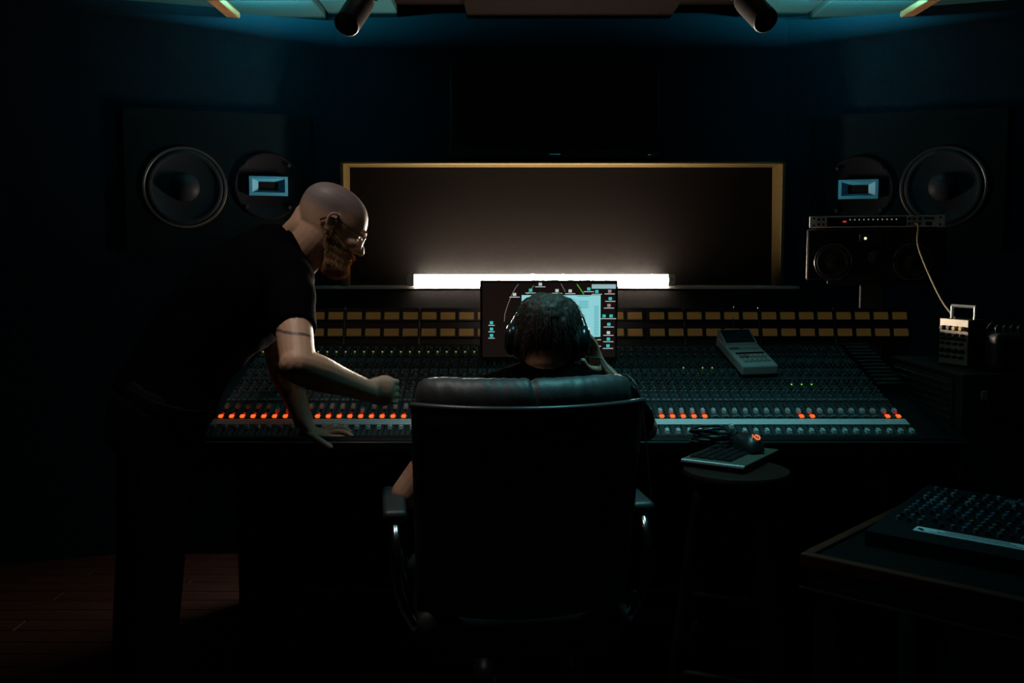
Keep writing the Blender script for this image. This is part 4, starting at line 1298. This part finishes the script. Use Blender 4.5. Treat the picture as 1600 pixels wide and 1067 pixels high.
rz = nc.z + 0.10
rk_ = thing('rack_unit', 'slim silver rack unit with a dark display on top of the sideways speaker', 'rack unit', (nc.x, nc.y, rz + 0.002), (0, 0, ang))
obj('chassis', B().box((0, 0.13, 0.022), (0.44, 0.24, 0.040), bev=0.002, seg=1), black, rk_)
fc = obj('faceplate', B().box((0, -0.003, 0.0235), (0.483, 0.006, 0.044), bev=0.001, seg=1), mat('rack_silver', (0.80, 0.70, 0.66), rough=0.5, metal=0.0), rk_)
obj('display', B().box((-0.035, -0.0065, 0.0235), (0.285, 0.002, 0.034)), mat('display_black', (0.006, 0.005, 0.006), rough=0.3), fc)
for x in (-0.225, 0.225):
    for z in (0.010, 0.037):
        obj('screw_slot', B().cyl((x, -0.0055, z), (x, -0.0072, z), 0.0042, n=10), black_matte, fc)
for x in (-0.207, -0.190, 0.118, 0.134, 0.154):
    for z in (0.014, 0.033):
        obj('knob', B().cyl((x, -0.006, z), (x, -0.013, z), 0.0055, n=12), black_matte, fc)
obj('label_slot', B().box((0.187, -0.0065, 0.034), (0.036, 0.002, 0.007)), black_matte, fc)
obj('jack', B().box((0.186, -0.0065, 0.014), (0.022, 0.003, 0.012), bev=.001, seg=1), black_matte, fc)
obj('red_light', B().box((-0.113, -0.0078, 0.024), (0.013, 0.002, 0.006)), emis('rack_red', (0.9, 0.05, 0.06), 0.55), fc)
for k in range(11):
    obj('indicator', B().cyl((-0.093 + k * 0.0165, -0.0070, 0.031), (-0.093 + k * 0.0165, -0.0085, 0.031), 0.0028, n=8), emis('rack_pale', (0.5, 0.6, 0.45), 0.12 + 0.02 * k) if False else emis('rack_pale', (0.55, 0.65, 0.5), 0.30), fc)

# ================================================================== rack cabinet on the right with gear on top
RX0, RX1, RY0, RY1, RZ = 1.252, 1.85, 2.75, 3.28, P(1508, 585, 2.75).z
rc = thing('equipment_rack', 'black equipment rack with rows of patch sockets at the right of the console', 'rack', ((RX0 + RX1) / 2, (RY0 + RY1) / 2, 0))
obj('carcass', B().box(((RX0 + RX1) / 2, (RY0 + RY1) / 2, RZ / 2), (RX1 - RX0, RY1 - RY0, RZ), bev=0.006), mat('rack_black', (0.012, 0.011, 0.011), rough=0.5), rc, world=True)
pp = obj('patch_panel', B().box((RX0 - 0.004, (RY0 + RY1) / 2, RZ - 0.085), (0.008, 0.44, 0.13), bev=0.002, seg=1), mat('patch_panel_black', (0.02, 0.02, 0.021), rough=0.5), rc, world=True)
b = B()
for r_ in range(6):
    for k in range(20):
        y_ = RY0 + 0.06 + k * 0.021; z_ = RZ - 0.032 - r_ * 0.020
        b.cyl((RX0 - 0.008, y_, z_), (RX0 - 0.012, y_, z_), 0.0055, 0.0045, n=8)
tag(obj('sockets', b, mat('socket_metal', (0.25, 0.25, 0.25), rough=0.35, metal=1.0), pp, world=True), kind='stuff')
q0 = P(1545, 618, RY0 - 0.004)
obj('label_plate', B().box((q0.x, RY0 - 0.003, q0.z), (0.042, 0.005, 0.026), bev=0.002, seg=1), mat('amber_plate', (0.40, 0.26, 0.12), rough=0.5), rc, world=True)
obj('drawer', B().box(((RX0 + RX1) / 2 + 0.02, RY0 - 0.004, RZ - 0.065), (0.5, 0.006, 0.10), bev=0.002, seg=1), mat('drawer_brown', (0.018, 0.013, 0.010), rough=0.5), rc, world=True)

a_ = R(-70)
lc = P(1506, 545, 2.90)
lb = thing('preamp_module_box', 'small silver-faced preamp box with carry handle on the equipment rack', 'preamp', (lc.x, 2.97, RZ + 0.001), (0, 0, a_))
hl2 = 0.135
obj('case', B().box((0, 0.037, hl2 / 2 + 0.004), (0.112, 0.064, hl2), bev=0.004), mat('case_brown_black', (0.035, 0.025, 0.02), rough=0.4), lb)
fp = obj('face', B().box((0, 0.002, hl2 / 2 + 0.004), (0.112, 0.006, hl2), bev=0.001, seg=1), mat('champagne_face', (0.55, 0.48, 0.38), rough=0.4, metal=0.3), lb)
kr = random.Random(2)
for r_, z in enumerate((0.112, 0.092, 0.066, 0.044, 0.026)):
    for k in range(4):
        x = -0.040 + k * 0.026 + kr.uniform(-.002, .002)
        rr = 0.0072 if r_ in (0, 3) else 0.0046
        m_ = (mat('knob_gold', (0.45, 0.33, 0.14), rough=0.3, metal=0.8) if (r_ == 0 and k > 1) else mat('knob_maroon', (0.18, 0.03, 0.03)) if (r_ == 3 and k == 0) else black)
        obj('knob', B().cyl((x, -0.001, z), (x, -0.014, z), rr, rr * 0.85, n=14), m_, fp)
obj('dark_band', B().box((0, -0.002, 0.080), (0.10, 0.003, 0.010)), black, fp)
obj('handle', B().tube([(-0.045, 0.035, hl2), (-0.045, 0.035, hl2 + 0.042)], 0.005, 8).tube([(-0.048, 0.035, hl2 + 0.042), (0.048, 0.035, hl2 + 0.042)], 0.005, 8).tube([(0.045, 0.035, hl2 + 0.042), (0.045, 0.035, hl2)], 0.005, 8),
    mat('handle_alloy', (0.7, 0.68, 0.66), rough=0.3, metal=0.9), lb)
for x in (-0.045, 0.045):
    for y in (0.015, 0.06):
        obj('foot', B().cyl((x, y, 0), (x, y, 0.006), 0.007, n=10), black_matte, lb)

tc_ = P(1568, 560, 2.86)
tb = thing('tube_amplifier', 'grey rounded amplifier box with valves on top, beside the preamp box', 'amplifier', (tc_.x + 0.012, 2.865, RZ + 0.001), (0, 0, R(-8)))
obj('case', B().box((0, 0, 0.054), (0.10, 0.10, 0.104), bev=0.016, seg=4), mat('amp_grey', (0.08, 0.075, 0.07), rough=0.55, metal=0.2), tb, smooth=True, angle=60)
for k in range(4):
    x = -0.030 + k * 0.02
    va = obj('valve', B().lathe([(0.007, 0.104), (0.007, 0.118), (0.0065, 0.124), (0.003, 0.128), (0.001, 0.129)], Matrix.Translation((x, 0.0, 0)), 14), chrome, tb, smooth=True)
obj('front_panel', B().box((0.006, -0.0505, 0.052), (0.07, 0.003, 0.075), bev=0.001, seg=1), black, tb)
obj('base_plate', B().box((0, 0, 0.002), (0.12, 0.12, 0.004)), black, tb)

# cables
cable_y = mat('cable_yellow', (0.16, 0.115, 0.035), rough=0.5)
ra = Matrix.Translation((nc.x, nc.y, rz)) @ Matrix.Rotation(ang, 4, 'Z')
p_a = ra @ Vector((0.134, -0.014, 0.016))
yc = obj('cable', B().tube([p_a, p_a + Vector((0.0, -0.04, -0.01)), P(1434, 382, 3.55), P(1450, 425, 3.35), P(1472, 470, 3.15), P(1492, 496, 3.03), P(1500, 508, 2.99)], 0.0034, 8), cable_y, None)
tag(yc, 'yellow cable hanging from the silver rack unit down to the preamp box', 'cable')
bc = obj('cable', B().tube([P(1536, 525, 2.97), P(1548, 506, 3.0), P(1562, 505, 3.02), P(1578, 513, 3.05), P(1596, 520, 3.1), P(1602, 585, 3.15)], 0.0028, 8), mat('cable_dark', (0.12, 0.12, 0.12), rough=0.35), None)
tag(bc, 'thin grey cable arching behind the amplifier box on the rack', 'cable')

# ================================================================== stool with keyboard and mouse
sx_, sy_ = P(1150, 735, 2.42).x, 2.42
sz_ = P(1150, 731, 2.42).z
so = thing('wooden_stool', 'round wooden stool carrying a keyboard and mouse in front of the console', 'stool', (sx_, sy_, 0))
wood_dark = wood('stool_wood', (0.010, 0.003, 0.0015), (0.018, 0.0065, 0.003), axis=2, rough=0.6)
obj('seat', B().lathe([(0.001, sz_ - 0.035), (0.115, sz_ - 0.035), (0.128, sz_ - 0.028), (0.133, sz_ - 0.015), (0.128, sz_ - 0.003), (0.118, sz_), (0.001, sz_ - 0.004)], None, 40), wood_dark, so, smooth=True, angle=50)
legs = []
for k in range(4):
    a_ = R(22 + 90 * k); d = Vector((math.cos(a_), math.sin(a_), 0))
    p0, p1 = d * 0.10 + Vector((0, 0, sz_ - 0.03)), d * 0.20
    legs.append((p0, p1))
    obj('leg', B().tube([p0, p0.lerp(p1, 0.5), p1], [0.016, 0.019, 0.014], 12), wood_dark, so, smooth=True)
for k in range(4):
    h1 = 0.52 if k % 2 else 0.47
    for h in (h1, h1 - 0.20):
        a0, a1 = legs[k], legs[(k + 1) % 4]
        t_ = 1 - h / sz_
        obj('rung', B().tube([a0[0].lerp(a0[1], t_), a1[0].lerp(a1[1], t_)], 0.010, 10), wood_dark, so, smooth=True)

kz = sz_ + 0.001
pA = Q(1077, 703, (0, 0, kz + 0.02), Vector((0, 0, 1))); pB = Q(1160, 722, (0, 0, kz + 0.02), Vector((0, 0, 1))); pC = Q(1228, 690, (0, 0, kz + 0.02), Vector((0, 0, 1)))
e_s = (pB - pA); e_l = (pC - pB)
lu = e_l.normalized(); Ws = 0.165; Ll = 0.245
pB = pB + Vector((0, -0.03, 0))
su = Vector((lu.y, -lu.x, 0))
if su.dot(e_s) < 0: su = -su
kc = pB + lu * Ll / 2 - su * Ws / 2
kb_ = thing('keyboard', 'compact black keyboard with a pale edge lying on the wooden stool', 'keyboard', (kc.x, kc.y, kz), (0, 0, math.atan2(lu.y, lu.x)))
obj('base', B().box((0, 0, 0.009), (Ll, Ws, 0.018), bev=0.003), mat('keyboard_olive', (0.05, 0.055, 0.035), rough=0.5), kb_)
obj('pale_edge', B().box((-Ll / 2 - 0.003, 0, 0.013), (0.007, Ws, 0.008), bev=0.002), mat('pale_edge', (0.6, 0.62, 0.62), rough=0.35), kb_)
ky = None
for r_ in range(5):
    for k in range(14):
        loc = (-Ll / 2 + 0.024 + k * 0.0158, -Ws / 2 + 0.052 + r_ * 0.0225, 0.018)
        if ky is None:
            ky = obj('key', B().hexa([(-.0068, -.009, 0), (.0068, -.009, 0), (.0068, .009, 0), (-.0068, .009, 0), (-.005, -.007, .006), (.005, -.007, .006), (.005, .007, .006), (-.005, .007, .006)]), plastic_black, kb_)
            k_ = ky
        else:
            k_ = inst(ky, kb_)
        k_.location = loc
mo = kc + lu * 0.012 + su * -0.01 + Vector((0.018, 0.02, 0))
mq = Q(1168, 684, (0, 0, kz + 0.045), Vector((0, 0, 1)))
ms = thing('computer_mouse', 'black computer mouse with a glowing orange emblem on the keyboard', 'mouse', (mq.x - 0.01, mq.y - 0.03, kz + 0.0245), (0, 0, R(18)))
b = B()
rg = []
for i in range(17):
    v_ = -1 + 2 * i / 16
    y_ = v_ * 0.060
    hh_ = 0.038 * (max(0.0, 1 - abs(v_) ** 2.6)) ** 0.6 * (1.0 - 0.12 * v_) + 0.002
    ww = 0.031 * (1 - 0.55 * abs(v_) ** 3.5) * (1 - 0.10 * math.cos(v_ * 2.5))
    rg.append([Vector((ww * math.cos(a_), y_, max(0, hh_ * math.sin(a_)) if math.sin(a_) > 0 else 0)) for a_ in [k * 2 * math.pi / 24 for k in range(24)]])
b.rings(rg)
mb_ = obj('shell', b, mat('mouse_black', (0.010, 0.010, 0.010), rough=0.4), ms, smooth=True, angle=60)
obj('scroll_wheel', B().cyl((-0.004, 0.038, 0.026), (0.004, 0.038, 0.026), 0.010, n=16), plastic_black, ms)
# emblem: ring with a slanted bar and small ticks on the rear slope
Me = Matrix.Translation((0.004, -0.0445, 0.0345)) @ Matrix.Rotation(R(44), 4, 'X')
em = B()
rg = [[Me @ Vector((r_ * math.cos(k * math.pi / 12), r_ * math.sin(k * math.pi / 12), h_)) for k in range(24)] for r_, h_ in ((0.0052, 0), (0.0052, 0.0015), (0.0085, 0.0015), (0.0085, 0))]
em.rings(rg, cap=False, closed=True)
em.box((0, 0, 0.0008), (0.002, 0.009, 0.0016), Me @ Matrix.Rotation(R(-35), 4, 'Z'))
em.box((-0.012, 0.001, 0.0008), (0.004, 0.0018, 0.0016), Me).box((-0.008, 0.009, 0.0008), (0.0018, 0.005, 0.0016), Me @ Matrix.Rotation(R(10), 4, 'Z')).box((-0.011, 0.0055, 0.0008), (0.004, 0.0018, 0.0016), Me)
tag(obj('emblem', em, emis('emblem_orange', (1.0, 0.22, 0.06), 0.9), mb_), 'glowing orange ring emblem')
cq = Q(1122, 682, (0, 0, kz + 0.03), Vector((0, 0, 1)))
b = B()
cp = []
for k in range(60):
    a_ = k * 0.62
    cp.append(Vector((0.052 * math.cos(a_) * (1 + 0.14 * math.sin(k * 1.7)), 0.040 * math.sin(a_) * (1 + 0.14 * math.cos(k * 2.3)), 0.030 + 0.0007 * k + 0.004 * math.sin(k * 1.1))))
b.tube(cp, 0.0034, 7, sub=3)
cl_ = obj('cable_coil', b, mat('coil_black', (0.015, 0.015, 0.014), rough=0.4), None, smooth=True)
cl_.location = (cq.x - 0.035, cq.y - 0.085, kz - 0.002)
tag(cl_, 'small coil of black cable heaped on the keyboard beside the mouse', 'cable')

# ================================================================== low side table with a small mixer, right foreground
ta = R(-42)
tz_ = 0.60
tq = Q(1250, 866, (0, 0, tz_), Vector((0, 0, 1)))
e1 = Vector((math.cos(ta), math.sin(ta), 0)); e2 = Vector((-math.sin(ta), math.cos(ta), 0))
TW, TD = 0.95, 0.62
tcn = tq + e1 * TW / 2 + e2 * TD / 2
tt = thing('side_table', 'low table with a reddish wooden rim in the right foreground', 'table', (tcn.x, tcn.y, 0), (0, 0, ta))
rim_w = wood('table_rim_wood', (0.045, 0.009, 0.004), (0.07, 0.018, 0.008), axis=0, rough=0.7)
obj('top_panel', B().box((0, 0, tz_ - 0.02), (TW - 0.04, TD - 0.04, 0.03)), black_matte, tt)
for (c_, s_) in (((0, -TD / 2 + 0.011, tz_ - 0.012), (TW, 0.024, 0.032)), ((0, TD / 2 - 0.011, tz_ - 0.012), (TW, 0.024, 0.032)),
                 ((-TW / 2 + 0.011, 0, tz_ - 0.012), (0.024, TD - 0.05, 0.032)), ((TW / 2 - 0.011, 0, tz_ - 0.012), (0.024, TD - 0.05, 0.032))):
    obj('rim', B().box(c_, s_, bev=0.004), rim_w, tt)
obj('metal_strip', B().box((0, -TD / 2 + 0.0, tz_ - 0.075), (TW, 0.006, 0.004)), mat('table_strip', (0.3, 0.3, 0.3), rough=0.3, metal=1), tt)
obj('apron', B().box((0, 0, tz_ - 0.06), (TW - 0.03, TD - 0.03, 0.05)), black, tt)
for x in (-1, 1):
    for y in (-1, 1):
        obj('leg', B().box((x * (TW / 2 - 0.05), y * (TD / 2 - 0.05), (tz_ - 0.08) / 2), (0.05, 0.05, tz_ - 0.08), bev=0.004), black, tt)
mxr = thing('desktop_mixer', 'small desktop mixer with coloured knobs on the low side table', 'mixer', (tcn.x + e2.x * 0.07, tcn.y + e2.y * 0.07, tz_ - 0.004), (0, 0, ta))
MW, MD = 0.80, 0.40
obj('chassis', B().hexa([(-MW / 2, -MD / 2, 0), (MW / 2, -MD / 2, 0), (MW / 2, MD / 2, 0), (-MW / 2, MD / 2, 0),
                         (-MW / 2, -MD / 2, 0.035), (MW / 2, -MD / 2, 0.035), (MW / 2, MD / 2, 0.075), (-MW / 2, MD / 2, 0.075)]), mat('mixer_charcoal', (0.006, 0.006, 0.007), rough=0.6, spec=0.1), mxr)
mt_ = math.atan2(0.04, MD)
Mm = Matrix.Translation((0, 0, 0.055)) @ Matrix.Rotation(mt_, 4, 'X')
b = B()
km = [mat('mk_grey', (0.08, 0.08, 0.08)), mat('mk_blue', (0.03, 0.10, 0.15)), mat('mk_red', (0.2, 0.03, 0.02)), mat('mk_yellow', (0.45, 0.36, 0.06)), mat('mk_pale', (0.2, 0.2, 0.2)), black]
rm = random.Random(4)
for r_ in range(11):
    for k in range(30):
        if rm.random() < 0.12: continue
        x = -MW / 2 + 0.035 + k * 0.0252; y = -MD / 2 + 0.11 + r_ * 0.0255
        mi = 1 if k < 8 and r_ in (4, 5) else rm.choice((0, 0, 5, 5, 1, 4))
        if k > 14 and r_ < 3: mi = rm.choice((2, 3, 0, 5))
        for_ = Mm @ Vector((x, y, 0)); up_ = Mm @ Vector((x, y, 0.010))
        b.cyl(for_, up_, 0.0062, 0.0048, n=8, mi=mi)
tag(obj('knobs', b, km, mxr), kind='stuff')
b = B().box((-MW / 2 + 0.225, -MD / 2 + 0.068, 0.001), (0.27, 0.030, 0.003), Mm)
lbp = obj('label_strip', b, mat('label_pale', (0.55, 0.62, 0.63), rough=0.5), mxr)
b = B()
for k in range(3):
    b.box((-MW / 2 + 0.225, -MD / 2 + 0.060 + k * 0.008, 0.0028), (0.20 - 0.03 * k, 0.002, 0.0008), Mm)
for s in (-1, 1):
    for k in range(5):
        b.box((-MW / 2 + 0.225 + s * 0.118 + rm.uniform(-.008, .008), -MD / 2 + 0.068 + rm.uniform(-.009, .009), 0.0028), (0.010, 0.0025, 0.0008), Mm @ Matrix.Rotation(0, 4, 'Z'))
tag(obj('label_lines', b, black_matte, lbp), kind='stuff')
for x in (-0.16, 0.08, 0.20):
    obj('display', B().box((x, MD / 2 - 0.045, 0.002), (0.07, 0.03, 0.004), Mm), mat('mixer_display', (0.05, 0.10, 0.16), rough=0.25), mxr)

# ================================================================== things on the floor under the console
pz = P(1045, 972, 3.40)
ps = thing('power_strip', 'white power strip lying on the floor under the console', 'power strip', (pz.x, 3.40, 0.0), (0, 0, R(2)))
obj('body', B().box((0, 0, 0.024), (0.22, 0.06, 0.046), bev=0.006), mat('strip_white', (0.6, 0.62, 0.62), rough=0.5), ps)
for k in range(4):
    obj('socket', B().cyl((-0.075 + k * 0.05, 0, 0.046), (-0.075 + k * 0.05, 0, 0.049), 0.018, n=16), black_matte, ps)
pu = P(1197, 866, 3.46)
un = thing('power_supply', 'black power unit with a green light under the console', 'power supply', (pu.x - 0.06, 3.56, 0))
obj('case', B().box((0, 0, 0.20), (0.42, 0.18, 0.40), bev=0.006), black, un)
obj('front_panel', B().box((0, -0.093, 0.30), (0.40, 0.006, 0.16), bev=0.002, seg=1), plastic_black, un)
obj('green_light', B().cyl((0.06, -0.096, pu.z), (0.06, -0.100, pu.z), 0.004, n=10), emis('green_power', (0.15, 0.9, 0.2), 0.9), un)
